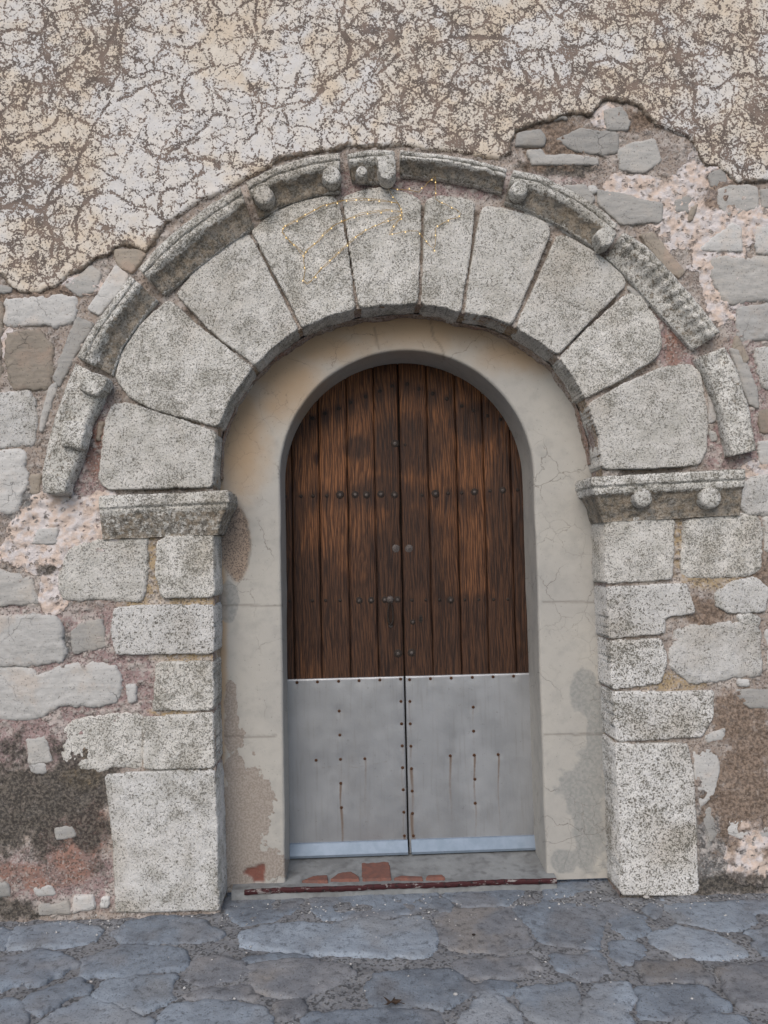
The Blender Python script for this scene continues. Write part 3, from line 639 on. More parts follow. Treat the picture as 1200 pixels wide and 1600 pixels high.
# single stones showing in the wall
WS = [
 # left of the arch
 ([(8, 467), (115, 462), (120, 485), (110, 505), (10, 508)], GREYL), ([(8, 518), (60, 514), (82, 545), (76, 605), (25, 612), (10, 590)], TAN),
 ([(-60, 615), (45, 612), (58, 640), (52, 695), (-60, 705)], LIME_PALE), ([(-70, 710), (35, 706), (42, 760), (22, 803), (-70, 806)], GREYL),
 ([(100, 446), (140, 415), (158, 425), (150, 455), (122, 463)], GREY), ([(176, 390), (220, 388), (228, 396), (207, 428), (186, 418)], TAN),
 ([(137, 482), (180, 413), (201, 430), (195, 447), (155, 492)], GREYL), ([(82, 590), (120, 492), (146, 505), (115, 562), (92, 606)], GREY),
 ([(60, 672), (76, 604), (90, 595), (76, 645), (66, 676)], GREY), ([(47, 742), (62, 742), (62, 772), (48, 772)], TAN), ([(-60, 435), (22, 448), (16, 458), (-60, 456)], GREY),
 ([(-60, 470), (3, 470), (2, 600), (-60, 600)], TAN),
 ([(110, 858), (150, 842), (228, 840), (230, 890), (222, 937), (98, 938), (94, 895)], LIME), ([(-60, 892), (0, 893), (50, 903), (62, 942), (-60, 950)], GREY),
 ([(-60, 965), (85, 960), (97, 975), (98, 1034), (50, 1040), (-60, 1042)], GREYL), ([(110, 988), (125, 975), (160, 966), (166, 1010), (114, 1022)], GREY),
 ([(-60, 1046), (50, 1043), (60, 1056), (110, 1040), (180, 1041), (193, 1060), (187, 1100), (90, 1106), (50, 1126), (-60, 1120)], GREYL),
 ([(98, 1140), (120, 1122), (190, 1114), (222, 1120), (222, 1200), (112, 1202), (97, 1178)], LIME),
 ([(40, 1155), (72, 1150), (80, 1190), (45, 1195)], GREY), ([(45, 1195), (72, 1192), (74, 1208), (50, 1210)], GREYL), ([(196, 1070), (212, 1070), (214, 1098), (200, 1100)], GREYL),
 ([(50, 1387), (80, 1382), (86, 1398), (56, 1402)], GREYL), ([(115, 1400), (145, 1398), (148, 1420), (112, 1428)], GREYL), ([(-30, 1380), (14, 1380), (18, 1400), (-30, 1404)], GREY), ([(158, 1402), (172, 1400), (168, 1418), (156, 1418)], GREYL),
 ([(85, 1292), (116, 1290), (118, 1308), (88, 1312)], GREY), ([(60, 1415), (105, 1408), (110, 1428), (60, 1430)], GREY), ([(60, 828), (90, 824), (88, 850), (48, 850)], GREYL),
 # upper right patch
 ([(808, 207), (845, 202), (852, 214), (851, 226), (806, 227)], GREY), ([(868, 217), (910, 200), (966, 207), (967, 238), (943, 243), (898, 235)], GREY),
 ([(823, 234), (848, 233), (852, 242), (880, 240), (935, 246), (936, 258), (900, 256), (832, 258)], GREY), ([(964, 234), (978, 226), (1024, 216), (1033, 250), (1010, 269), (968, 266)], GREY),
 ([(944, 172), (972, 165), (986, 190), (981, 203), (950, 202)], GREY), ([(932, 296), (980, 302), (1036, 318), (1034, 346), (970, 350), (938, 322)], GREY),
 ([(1056, 312), (1080, 302), (1078, 332), (1054, 334)], GREY), ([(880, 290), (915, 289), (931, 310), (924, 319), (902, 306)], GREY),
 ([(1120, 295), (1140, 289), (1182, 291), (1186, 325), (1140, 336), (1121, 318)], GREY), ([(1188, 295), (1270, 290), (1270, 330), (1192, 325)], GREY),
 ([(1088, 391), (1145, 349), (1158, 355), (1161, 393), (1120, 392)], GREYL), ([(1110, 402), (1270, 402), (1270, 473), (1132, 471), (1114, 440)], GREY),
 ([(1150, 477), (1270, 475), (1270, 530), (1160, 533), (1153, 500)], GREYL), ([(1000, 366), (1020, 362), (1071, 424), (1062, 434), (1038, 420)], TAN),
 ([(980, 446), (1019, 468), (1014, 480), (984, 456)], GREY), ([(1178, 352), (1270, 340), (1270, 396), (1184, 396)], GREYL), ([(1108, 270), (1130, 262), (1138, 285), (1112, 292)], GREY),
 ([(858, 178), (880, 178), (888, 186), (862, 188)], GREY), ([(920, 290), (932, 290), (932, 300), (922, 300)], GREYL), ([(1078, 322), (1092, 318), (1084, 345), (1076, 345)], TAN),
 ([(818, 332), (826, 329), (845, 338), (847, 344), (838, 344)], GREYL), ([(876, 358), (886, 356), (904, 366), (908, 374), (892, 370)], GREYL), ([(852, 344), (862, 346), (866, 354), (856, 352)], GREYL),
 ([(1106, 618), (1116, 622), (1118, 655), (1108, 662)], GREYL), ([(1108, 672), (1120, 674), (1122, 690), (1110, 690)], GREY), ([(958, 420), (968, 418), (978, 432), (970, 436)], TAN), ([(162, 660), (156, 690), (150, 688), (154, 658)], TAN),
 # right edge
 ([(1180, 546), (1270, 540), (1270, 615), (1192, 604)], LIME_PALE), ([(1140, 545), (1156, 545), (1182, 600), (1186, 638), (1172, 632)], GREY), ([(1152, 525), (1170, 560), (1160, 575), (1146, 548)], TAN),
 ([(1152, 765), (1178, 745), (1270, 742), (1270, 802), (1165, 801), (1150, 786)], LIME_PALE), ([(1184, 690), (1270, 680), (1270, 735), (1188, 725)], GREYL), ([(1186, 645), (1200, 640), (1270, 640), (1270, 672), (1190, 676)], TAN),
 ([(1068, 814), (1100, 806), (1165, 800), (1188, 810), (1191, 885), (1160, 900), (1068, 902)], LIME), ([(1119, 926), (1145, 908), (1180, 902), (1204, 920), (1196, 954), (1140, 958), (1120, 948)], LIME_PALE),
 ([(1152, 962), (1172, 957), (1190, 966), (1186, 980), (1158, 976)], LIME_PALE), ([(1054, 985), (1110, 977), (1185, 975), (1190, 1050), (1150, 1060), (1085, 1067), (1048, 1040)], LIME_PALE),
 ([(1142, 1080), (1270, 1072), (1270, 1112), (1170, 1106)], GREY), ([(1100, 1150), (1134, 1136), (1132, 1156), (1104, 1163)], GREYL), ([(1083, 1173), (1116, 1167), (1126, 1200), (1116, 1246), (1094, 1263), (1086, 1212)], GREYL),
 ([(1152, 1062), (1172, 1062), (1172, 1072), (1154, 1073)], GREYL), ([(1195, 808), (1270, 800), (1270, 870), (1200, 860)], LIME_PALE), ([(1197, 985), (1270, 980), (1270, 1050), (1200, 1045)], GREYL),
 ([(1097, 1268), (1112, 1262), (1122, 1300), (1106, 1330)], GREY),
 ([(1136, 1283), (1160, 1282), (1172, 1300), (1160, 1312), (1136, 1305)], GREYL), ([(1175, 1285), (1215, 1285), (1215, 1340), (1190, 1335), (1172, 1310)], GREYL),
]
rs = np.random.RandomState(5)
for i, (pl, mt) in enumerate(WS):
    a = np.array(pl, float); area = abs(np.sum(a[:, 0]*np.roll(a[:, 1], -1)-a[:, 1]*np.roll(a[:, 0], -1)))/2
    big = area > 4000
    stone('wall_stone', pl, mt, wall, Y0=0.001-.005*rs.rand(), bevel=.024 if big else .012, bev_d=.015 if big else .009, amp=.008 if big else .004, edge=.007 if big else .004, seed=100+i, h=.006 if big else .005, rc=.020 if big else .010, grow=.010 if big else .005, rag=.018 if big else .008)

# ------------------------------------------------------------------ stone portal
portal = empty('stone_arch', (CX, 0.1, 0), 'round arched stone doorway with long voussoirs, carved hood mould and two moulded imposts', 'archway')
VS = [
 [(176, 629), (200, 627), (338, 673), (333, 762), (250, 764), (166, 766), (152, 752), (156, 710), (163, 655)],
 [(264, 466), (300, 498), (396, 574), (362, 622), (341, 668), (236, 640), (200, 620), (178, 592), (188, 550), (222, 502)],
 [(273, 459), (300, 425), (340, 392), (386, 362), (396, 374), (432, 445), (468, 514), (428, 542), (398, 572), (330, 520)],
 [(391, 360), (430, 328), (480, 310), (520, 304), (530, 314), (545, 390), (556, 483), (510, 496), (471, 513), (432, 436)],
 [(534, 306), (560, 296), (600, 291), (640, 300), (660, 312), (657, 400), (653, 475), (600, 477), (560, 482), (546, 390)],
 [(664, 312), (682, 304), (720, 308), (743, 312), (738, 380), (720, 490), (690, 480), (657, 476), (661, 400)],
 [(752, 322), (782, 322), (830, 336), (855, 346), (863, 362), (835, 430), (800, 509), (760, 494), (725, 490), (738, 400)],
 [(870, 366), (890, 368), (940, 398), (976, 430), (979, 446), (920, 505), (871, 556), (838, 532), (804, 512), (838, 440)],
 [(981, 456), (1004, 462), (1030, 500), (1037, 538), (1028, 560), (975, 592), (914, 624), (895, 590), (873, 559), (925, 505)],
 [(1078, 567), (1095, 580), (1106, 640), (1107, 700), (1095, 727), (1020, 733), (941, 734), (935, 680), (918, 630), (975, 598), (1035, 572)],
]
for i, p in enumerate(VS):
    def wear(U, V, s, i=i):   # a shallow hollow and a lost arris here and there
        return .006*ss(.2, .6, fbm(U*4, V*4, 900+i, 3))
    stone('voussoir', p, LIME, portal, Y0=-0.014, depth=.195, bevel=.008, bev_d=.008, bulge=.002, amp=.0045, edge=.002, seed=300+i, extra=wear, rc=.022, grow=.001, rag=.003)
JS = [
 ([(245, 846), (262, 838), (334, 834), (335, 933), (252, 935), (242, 895)], LIME), ([(178, 950), (222, 945), (334, 945), (335, 1022), (180, 1023), (172, 988)], LIME_SPECK),
 ([(243, 1037), (260, 1033), (333, 1034), (334, 1110), (238, 1110)], LIME), ([(222, 1121), (250, 1120), (334, 1112), (335, 1200), (224, 1203)], LIME),
 ([(163, 1211), (200, 1207), (336, 1204), (340, 1320), (343, 1424), (180, 1427), (176, 1320)], LIME_PALE),
 ([(944, 809), (1000, 808), (1056, 810), (1051, 906), (946, 912)], LIME), ([(948, 917), (1074, 911), (1088, 958), (1040, 966), (1040, 990), (952, 998)], LIME_SPECK),
 ([(953, 1001), (1035, 997), (1044, 1030), (1034, 1068), (956, 1078)], LIME_SPECK), ([(958, 1080), (1040, 1082), (1118, 1078), (1115, 1120), (1098, 1152), (962, 1160)], LIME_SPECK),
 ([(962, 1162), (1075, 1162), (1084, 1200), (1090, 1300), (1093, 1392), (1080, 1400), (970, 1400), (968, 1280), (963, 1210)], LIME_SPECK),
]
for i, (p, mt) in enumerate(JS):
    stone('jamb_stone', p, mt, portal, Y0=-0.010, depth=.20, bevel=.009, bev_d=.009, bulge=.002, amp=.006, edge=.002, seed=400+i, rc=.016, grow=.003, rag=.004)
# mortar behind the open joints of the jambs and of the arch ring
def lining():
    """mortar face on the inside of the opening, a little behind the arrises of the blocks, back to the plaster"""
    ys = np.arange(.006, .20, .006); n = len(REV)
    d = np.r_[0, np.cumsum(np.linalg.norm(np.diff(REV, axis=0), axis=1))]
    S, Y = np.meshgrid(d, ys, indexing='ij')
    w = .006*fbm(S*22, Y*22, 61, 4)+.004*fbm(S*70, Y*70, 62, 2)
    X = REV[:, None, 0]+_n[:, None, 0]*w; Z = REV[:, None, 1]+_n[:, None, 1]*w
    one = np.ones_like(X); och = ss(.0, .4, fbm(S*3, Y*9, 63, 3)+.25)
    mesh_obj('joint_mortar', np.stack([X, Y, Z], -1).reshape(-1, 3), quads(*X.shape), BED, portal,
             dict(crust=one*0, mould=one*0, brown=.35*ss(1.9, 2.2, Z), grey=one*0, red=one*0, pink=.5*one, ochre=och*.8, peb=one*0, tone=one*0))
lining()
def fillet():
    i0 = int(np.argmin(np.abs(REV[:len(REV)//2, 1]-1.95))); i1 = len(REV)//2+int(np.argmin(np.abs(REV[len(REV)//2:, 1]-1.98)))
    R = REV[i0:i1]; N = _n[i0:i1]; d = np.r_[0, np.cumsum(np.linalg.norm(np.diff(R, axis=0), axis=1))]
    dd = np.arange(0, d[-1], .006); R = np.stack([np.interp(dd, d, R[:, k]) for k in (0, 1)], 1); N = np.stack([np.interp(dd, d, N[:, k]) for k in (0, 1)], 1)
    u = np.linspace(0, 1, 9); S, Uu = np.meshgrid(dd, u, indexing='ij')
    w = .020*np.clip(.45+.9*fbm(S*9, S*0+1, 64, 4, .65), 0, 1.2)[:, :]
    off = -.008-w*Uu+.0025*fbm(S*40, Uu*3, 65, 3); Y = .128+.048*Uu**1.6+.003*fbm(S*40, Uu*4, 66, 3)
    X = R[:, None, 0]+N[:, None, 0]*off; Z = R[:, None, 1]+N[:, None, 1]*off; one = np.ones_like(X)
    mesh_obj('joint_mortar', np.stack([X, Y, Z], -1).reshape(-1, 3), quads(*X.shape), BED, portal,
             dict(crust=one*0, mould=one*.1, brown=one*.45, grey=one*0, red=.7*ss(-.1, .3, fbm(S*4, Uu, 67, 2)), pink=.3*one, ochre=.3*one, peb=one*0, tone=one*0))
fillet()
def resample(pts, n):
    pts = np.array(pts, float); d = np.r_[0, np.cumsum(np.hypot(*np.diff(pts, axis=0).T))]
    t = np.linspace(0, d[-1], n); q = np.stack([np.interp(t, d, pts[:, k]) for k in (0, 1)], 1)
    for _ in range(max(1, n//14)):
        q[1:-1] = (q[:-2]+2*q[1:-1]+q[2:])/4
    return q
def hood(outer, inner, seed, dirt=1.0, zig=False, knob_rows=None, prow=.080, plain=False, low=False):
    n = 46; o = resample(topx(outer, -.05), n); q = resample(topx(inner, -.04), n)
    if plain: vs = [(0, .03), (.0, -.03), (.05, -.050), (.12, -.058), (.3, -.060), (.5, -.060), (.7, -.058), (.88, -.055), (.95, -.045), (1, -.02), (1.0, .04)]
    else: vs = [(0, .03), (0, -.045), (.03, -.066), (.08, -prow), (.18, -prow-.006), (.26, -prow-.004), (.29, -prow+.006), (.32, -prow-.003), (.42, -prow-.004), (.50, -prow+.004), (.545, -prow+.014), (.58, -.060), (.64, -.050), (.72, -.041), (.82, -.034), (.92, -.028), (1.0, -.020), (1.0, .04)]
    # refine the section
    vv = []; yy = []
    for (a, ya), (b, yb) in zip(vs[:-1], vs[1:]):
        k = 3 if abs(a-b) > .03 else 2
        for j in range(k): vv.append(a+(b-a)*j/k); yy.append(ya+(yb-ya)*j/k)
    vv.append(vs[-1][0]); yy.append(vs[-1][1]); vv = np.array(vv); yy = np.array(yy)
    Vg = np.tile(vv, (n, 1)); Yg = np.tile(yy, (n, 1))
    X = o[:, None, 0]*(1-Vg)+q[:, None, 0]*Vg; Z = o[:, None, 1]*(1-Vg)+q[:, None, 1]*Vg
    t = np.linspace(0, 1, n)[:, None]; L = np.hypot(*np.diff(o, axis=0).T).sum(); s = t*L
    front = (Yg < .0)
    rough = .006*fbm(X*20, Z*20, seed, 4, .6)+.004*fbm(X*70, Z*70, seed+1, 2)
    chip = .016*ss(.15, .6, fbm(X*9, Z*9, seed+2, 3))*np.exp(-((Vg-.4)/.25)**2)
    Yg = Yg+np.where(front, rough+chip, 0)
    if zig:
        ph = s*2*math.pi/.052+Vg*5; Yg = Yg+np.where(front, .011*np.sin(ph)*ss(.1, .2, Vg)*ss(.85, .6, Vg), 0)
    # ends of the block are rounded over
    e = np.minimum(s, L-s); Yg = Yg+np.where(front, .016*(1-ss(0, .012, e)), 0)
    Yg[0, :] = .03; Yg[-1, :] = .03
    X[0] = X[1]; X[-1] = X[-2]; Z[0] = Z[1]; Z[-1] = Z[-2]
    dd = ss(.42, .62, Vg+.10*fbm(X*14, Z*14, seed+7, 3))*ss(1.05, .9, Vg)*dirt*np.ones_like(X)*.75
    if plain: dd = .15*np.ones_like(X)
    dd = dd+.22
    W = np.stack([X, Yg, Z], -1).reshape(-1, 3)
    return mesh_obj('hood_stone', W, quads(*X.shape), HOOD, portal, dict(dirt=dd))
def knob(par, px, py, r, Y=-.045, h=.05, seed=0, name='carved_ball'):
    c = P(px, py, Y-h*.5); mb = MB(); rr = r/340.0
    mb.dome((c[0], Y+.02, c[2]), rr*.98, h+.014, 20, 7, flat=.78, rough=.08, seed=seed)
    o = mb.build(name, HOOD, par)
    at = o.data.attributes.new('dirt', 'FLOAT', 'POINT'); at.data.foreach_set('value', np.full(len(o.data.vertices), .2, np.float32)); return o
def cblock(par, poly, seed, Y=-.095, dep=.08):
    return stone('carved_block', poly, HOOD, par, Y0=Y, depth=dep, bevel=.012, bev_d=.012, amp=.006, edge=.004, seed=seed, h=.005)
s = hood([(117, 562), (100, 605), (84, 650), (72, 695), (63, 740), (66, 774)], [(170, 590), (158, 630), (140, 662), (132, 700), (120, 735), (104, 772)], 501, .25, prow=.066, plain=True)
cblock(s, [(134, 577), (169, 588), (166, 606), (150, 621), (120, 608)], 601); cblock(s, [(96, 655), (135, 660), (128, 703), (92, 697)], 602); cblock(s, [(68, 735), (106, 750), (102, 773), (68, 772)], 603, -.085)
hood([(206, 430), (175, 472), (142, 518), (119, 561)], [(246, 464), (218, 500), (190, 540), (172, 588)], 502, .8)
hood([(214, 424), (245, 388), (283, 355), (330, 320), (379, 290)], [(249, 460), (280, 440), (315, 410), (355, 380), (399, 350)], 503)
s = hood([(382, 288), (430, 262), (480, 247), (534, 239)], [(402, 340), (445, 318), (495, 302), (536, 296)], 504, 1.2)
knob(s, 412, 307, 17, seed=1); knob(s, 518, 276, 16, seed=2)
s = hood([(541, 244), (575, 236), (618, 238)], [(548, 279), (580, 283), (618, 279)], 505, .8)
cblock(s, [(589, 243), (617, 240), (620, 258), (618, 275), (608, 283), (597, 280), (590, 265)], 605, -.108); knob(s, 565, 271, 10, seed=4, h=.05)
hood([(621, 237), (700, 246), (750, 255), (794, 268)], [(622, 270), (690, 276), (745, 287), (789, 300)], 506, .9)
s = hood([(797, 267), (845, 276), (900, 303), (945, 334), (966, 356)], [(786, 312), (820, 323), (880, 352), (920, 378), (944, 392)], 507, .8)
knob(s, 811, 297, 15, seed=5); cblock(s, [(930, 362), (950, 350), (966, 362), (958, 380), (940, 388)], 604, -.10)
hood([(968, 362), (1005, 382), (1050, 430), (1095, 482), (1126, 524)], [(946, 396), (984, 432), (1020, 473), (1058, 515), (1090, 549)], 508, .35, zig=True)
hood([(1132, 538), (1155, 578), (1174, 645), (1184, 708)], [(1087, 556), (1106, 592), (1127, 652), (1140, 717)], 509, .2, plain=True)

def impost(levels, x0, x1, side, seed, Zfun, balls=()):
    """moulded block: footprint lofted through the section; returns into the opening at one end.
    levels: (z, projection from the wall, overhang into the opening)"""
    zs = []; pj = []; oh = []
    for (z, p, e), (z2, p2, e2) in zip(levels[:-1], levels[1:]):
        k = max(2, int(abs(z-z2)/.006)+1)
        for j in range(k):
            f = j/k; zs.append(z+(z2-z)*f); pj.append(p+(p2-p)*f); oh.append(e+(e2-e)*f)
    zs.append(levels[-1][0]); pj.append(levels[-1][1]); oh.append(levels[-1][2])
    zs, pj, oh = map(np.array, (zs, pj, oh)); n = len(zs)
    xo = x0 if side > 0 else x1                     # far end
    xi = x1 if side > 0 else x0                     # end in the opening
    nu = 110; t = np.linspace(0, 1, nu)
    Lf = abs(x1-x0)
    V = np.zeros((nu, n, 3)); dirt = np.zeros((nu, n))
    for k in range(n):
        pts = np.array([(xo, .05), (xo, -pj[k]), (xi+side*oh[k], -pj[k]), (xi+side*oh[k], .20)])
        d = np.r_[0, np.cumsum(np.hypot(*np.diff(pts, axis=0).T))]; tt = t*d[-1]
        V[:, k, 0] = np.interp(tt, d, pts[:, 0]); V[:, k, 1] = np.interp(tt, d, pts[:, 1]); V[:, k, 2] = zs[k]+Zfun(V[:, k, 0])
    V[1:-1, :, 0] = (V[:-2, :, 0]+2*V[1:-1, :, 0]+V[2:, :, 0])/4; V[1:-1, :, 1] = (V[:-2, :, 1]+2*V[1:-1, :, 1]+V[2:, :, 1])/4
    q = V[..., 0]+V[..., 1]*1.3
    r = .006*fbm(q*24, V[..., 2]*24, seed, 4, .6)+.003*fbm(q*80, V[..., 2]*80, seed+3, 2)+.012*ss(.25, .7, fbm(q*9, V[..., 2]*9, seed+4, 3))
    V[..., 1] += r; V[..., 0] -= side*r*.5; V[..., 2] += .003*fbm(q*20, V[..., 2]*9, seed+8, 3)
    top, bot = levels[0][0], levels[-1][0]
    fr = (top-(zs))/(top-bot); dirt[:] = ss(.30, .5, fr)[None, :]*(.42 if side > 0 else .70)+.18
    F = quads(nu, n).tolist(); W = V.reshape(-1, 3).tolist(); dl = dirt.ravel().tolist()
    F.append([i*n for i in range(nu)]); F.append([i*n+n-1 for i in range(nu)][::-1])
    o = mesh_obj('impost', np.array(W), F, HOOD, portal, dict(dirt=np.array(dl)))
    return o
pl = P(155, 775, -.05); pr = P(338, 767, -.05)
ztop = lambda p: p[2]
zt = (pl[2]+pr[2])/2
sl = (pr[2]-pl[2])/(pr[0]-pl[0])
impost([(zt, .052, .050), (zt-.012, .062, .058), (zt-.052, .062, .058), (zt-.060, .052, .050), (zt-.072, .054, .050), (zt-.10, .045, .036), (zt-.14, .030, .018), (zt-.18, .014, .003), (zt-.195, .012, -.002)],
       pl[0], pr[0]+.0, 1, 701, lambda x: (x-pr[0])*sl*1.0+(pr[2]-zt))
pl = P(925, 745, -.06); pr = P(1162, 733, -.06); zt = (pl[2]+pr[2])/2; sl = (pr[2]-pl[2])/(pr[0]-pl[0])
im = impost([(zt, .072, .060), (zt-.010, .082, .070), (zt-.042, .082, .070), (zt-.050, .070, .060), (zt-.060, .074, .062), (zt-.080, .070, .058), (zt-.095, .050, .040), (zt-.14, .035, .022), (zt-.195, .018, .005), (zt-.21, .016, .0)],
       P(945, 745, -.06)[0], pr[0], -1, 702, lambda x: (x-pl[0])*sl+(pl[2]-zt))
knob(im, 1003, 778, 16, Y=-.035, h=.055, seed=8); knob(im, 1109, 778, 18, Y=-.035, h=.055, seed=9)

# ------------------------------------------------------------------ plaster surround
def surround():
    # path of the opening edge, left foot -> arch -> right foot, with outward offset
    zb = 0.02; pts = []; nrm = []
    for z in np.arange(zb, SPR, .008): pts.append((CX-RIN, z)); nrm.append((-1, 0))
    for a in np.linspace(180, 0, 230): a = math.radians(a); pts.append((CX+RIN*math.cos(a), SPR+RIN*math.sin(a))); nrm.append((math.cos(a), math.sin(a)))
    for z in np.arange(SPR, zb, -.008)[1:]: pts.append((CX+RIN, z)); nrm.append((1, 0))
    pts = np.array(pts); nrm = np.array(nrm)
    Yf = .17; sec = [(.42, Yf+.004)]+[(o, Yf) for o in np.arange(.33, .012, -.008)]+[(.012, Yf), (.008, Yf+.001), (.004, Yf+.004), (.001, Yf+.008), (0, Yf+.014)]+[(0, Yf+.014+k*.012) for k in range(1, 22)]
    sec = np.array(sec)
    X = pts[:, None, 0]+nrm[:, None, 0]*sec[None, :, 0]; Z = pts[:, None, 1]+nrm[:, None, 1]*sec[None, :, 0]; Y = np.tile(sec[:, 1], (len(pts), 1))
    PX, PY = proj(X, Y, Z)
    front = Y < Yf+.006
    w = .0035*fbm(X*4, Z*4, 71, 4)+.0012*fbm(X*25, Z*25, 72, 3)
    Y = Y+w*np.where(front, 1, 0); 
    X = X+np.where(front, 0, 1)*nrm[:, None, 0]*.003*fbm(Y*9+3, Z*5, 73, 3)
    edgec = np.abs(sec[None, :, 0])<.01
    chip = ss(.35, .7, fbm(X*12, Z*12+Y*8, 75, 3))*edgec*(Z<.5)
    rp = blobs(PX, PY, [(368, 850, 22, 55)], 81, .25, .04, .12)*(Y < Yf+.01)
    dark = blobs(PX, PY, [(356, 940, 16, 36)], 82, .3, .04, .1)
    damp = np.maximum(blobs(PX, PY, [(915, 1082, 26, 34), (912, 1225, 36, 60), (920, 1300, 30, 70), (885, 1345, 20, 20), (930, 1180, 16, 80)], 83, .55, .03, .25), dark)
    warm = blobs(PX, PY, [(640, 505, 360, 46), (430, 590, 70, 60), (370, 660, 40, 110), (510, 540, 90, 30), (345, 1000, 8, 400), (820, 545, 90, 40)], 84, .5, .015, .7)
    peel = blobs(PX, PY, [(375, 1310, 34, 80), (400, 1250, 26, 60), (368, 1250, 16, 120), (420, 1350, 30, 20), (362, 1130, 12, 60)], 85, .6, .04, .2)
    brick = ss(-1.5, 1.5, sdist([(380, 1365), (386, 1358), (398, 1354), (413, 1351), (414, 1378), (396, 1380), (394, 1372)], PX, PY)+2*fbm(PX*.2, PY*.2, 6, 3))
    crk = np.zeros(X.shape)
    for c in ([(850, 941), (900, 940), (945, 940)], [(850, 1148), (900, 1147), (950, 1147)], [(345, 946), (400, 946), (440, 946)], [(672, 498), (676, 525), (690, 545), (694, 560)],
              [(355, 795), (380, 800), (386, 825), (392, 850), (388, 880), (375, 905)], [(585, 512), (588, 535), (592, 545)], [(350, 1150), (400, 1152), (430, 1150)]):
        d = pdist(c, PX+2*fbm(PX*.1, PY*.1, 5, 3), PY+2*fbm(PX*.1, PY*.1, 6, 3)); crk = np.maximum(crk, ss(2.6, .6, d)*.8)
    Y = Y+rp*.006+brick*.008+peel*.002
    W = np.stack([X, Y, Z], -1).reshape(-1, 3)
    o = mesh_obj('plaster_surround', W, quads(*X.shape)[:, ::-1], PLASTER, None, dict(rough_patch=rp, damp=damp, warm=warm, peel=peel, brick=brick, crk=crk), origin=(CX, Yf, 0))
    setp(o, 'smooth beige plaster frame with cracks and damp patches lining the inside of the stone arch', 'door surround')
surround()

# ------------------------------------------------------------------ wooden door, two leaves
YD = 0.42
ZS = P(640, 1056, YD)[2]                       # top of the metal sheet
DOOR_TOP = SPR+RIN+.02
def px2x(px, py=760): return P(px, py, YD)[0]
XL, XR = CX-RIN-.02, CX+RIN+.02
XM = (px2x(624.5, 760)+px2x(633, 1056))/2
seams_l = [XL]+[px2x(v) for v in (456, 498.5, 543, 586)]+[XM-.002]
seams_r = [XM+.002]+[px2x(v) for v in (670, 714.5, 757, 799)]+[XR]
STUDS = []                                     # (px,py,r,kind)
for zx, zy in ((180, 325), (235, 303), (287, 283), (345, 262), (394, 237), (456, 213), (515, 190), (567, 168), (631, 160), (679, 181), (736, 200), (795, 222), (857, 252), (906, 271), (964, 293), (1018, 308)):
    STUDS.append((400+zx*.375, 540+zy*.375, 5.0, 0))
for zx, zy, k in ((122, 629, 0), (187, 628, 0), (237, 627, 0), (295, 626, 0), (350, 622, 1), (413, 621, 1), (460, 622, 1), (520, 619, 1), (577, 622, 1), (692, 624, 0), (748, 617, 1), (800, 616, 0), (857, 614, 0), (910, 610, 1), (975, 606, 0), (1028, 603, 1), (1090, 601, 0)):
    STUDS.append((400+zx*.375, 540+zy*.375, 4.6, k))
for zx, zy, k in ((140, 104, 0), (235, 103, 0), (290, 102, 0), (350, 102, 0), (430, 102, 1), (480, 101, 1), (537, 99, 1), (590, 98, 1), (650, 101, 0), (708, 100, 0), (765, 100, 0), (812, 100, 1), (870, 99, 0), (928, 99, 0), (990, 98, 0), (1050, 97, 0)):
    STUDS.append((400+zx*.375, 900+zy*.375, 4.2, k))
STUDS += [(617, 693, 5, 1), (633, 695, 4.5, 0), (618.5, 857, 5, 2), (639, 857, 5, 2), (622, 1021, 5, 1), (643, 1020, 5, 1), (645, 972, 3.5, 1)]
def stain_at(PX, PY):
    s = blobs(PX, PY, [(625, 960, 70, 130), (640, 700, 60, 40), (625, 1030, 90, 60), (690, 1040, 60, 40), (640, 860, 46, 60), (560, 1000, 60, 70), (790, 800, 26, 120), (815, 960, 22, 160), (455, 900, 14, 150), (745, 660, 40, 30), (560, 700, 22, 20), (760, 1000, 50, 60), (480, 930, 50, 60), (600, 770, 60, 24)], 91, .45, .02, .6)
    for x, y, r, k in STUDS:
        dx = (PX-x)/8.0; dy = (PY-y); dy = np.where(dy > 0, dy/26.0, dy/8.0)
        s = np.maximum(s, .95*np.exp(-(dx*dx+dy*dy)))
    s = s+.50*ss(660, 1050, PY)+.12*ss(560, 640, PY)
    return np.clip(s, 0, 1)
def plank(x0, x1, par, seed):
    g = .0022; x0 += g; x1 -= g
    nx = 13; xs = x0+(x1-x0)*np.linspace(0, 1, nx); rr = RIN+.03
    zt = SPR+np.sqrt(np.clip(rr**2-(xs-CX)**2, 0, None)); zb = ZS-.02; nz = 190
    t = np.linspace(0, 1, nz); X = np.tile(xs[:, None], (1, nz)); Z = zb+(zt[:, None]-zb)*t[None, :]
    e = np.minimum(X-x0, x1-X); w = .0045
    wob = .0008*fbm(X*0+seed, Z*6, seed, 3)
    rs = np.random.RandomState(seed); lev = .004*(rs.rand()-.5)
    Y = YD+lev+.004*(1-ss(0, w, e))+.0012*fbm(X*12, Z*2, seed+3, 3)+.0006*fbm(X*120, Z*8, seed+4, 2)
    X = X+wob*3
    # sides
    Xa = np.concatenate([X[:1], X, X[-1:]]); Za = np.concatenate([Z[:1], Z, Z[-1:]]); Ya = np.concatenate([Y[:1]*0+YD+.03, Y, Y[-1:]*0+YD+.03])
    PX, PY = proj(Xa, Ya*0+YD, Za)
    return mesh_obj('plank', np.stack([Xa, Ya, Za], -1).reshape(-1, 3), quads(*Xa.shape), WOOD, par, dict(stain=stain_at(PX, PY)))
def disc(mb, px, py, r, Y, h, **k):
    c = P(px, py, Y); mb.dome((c[0], Y, c[2]), r/332.0, h, **k)
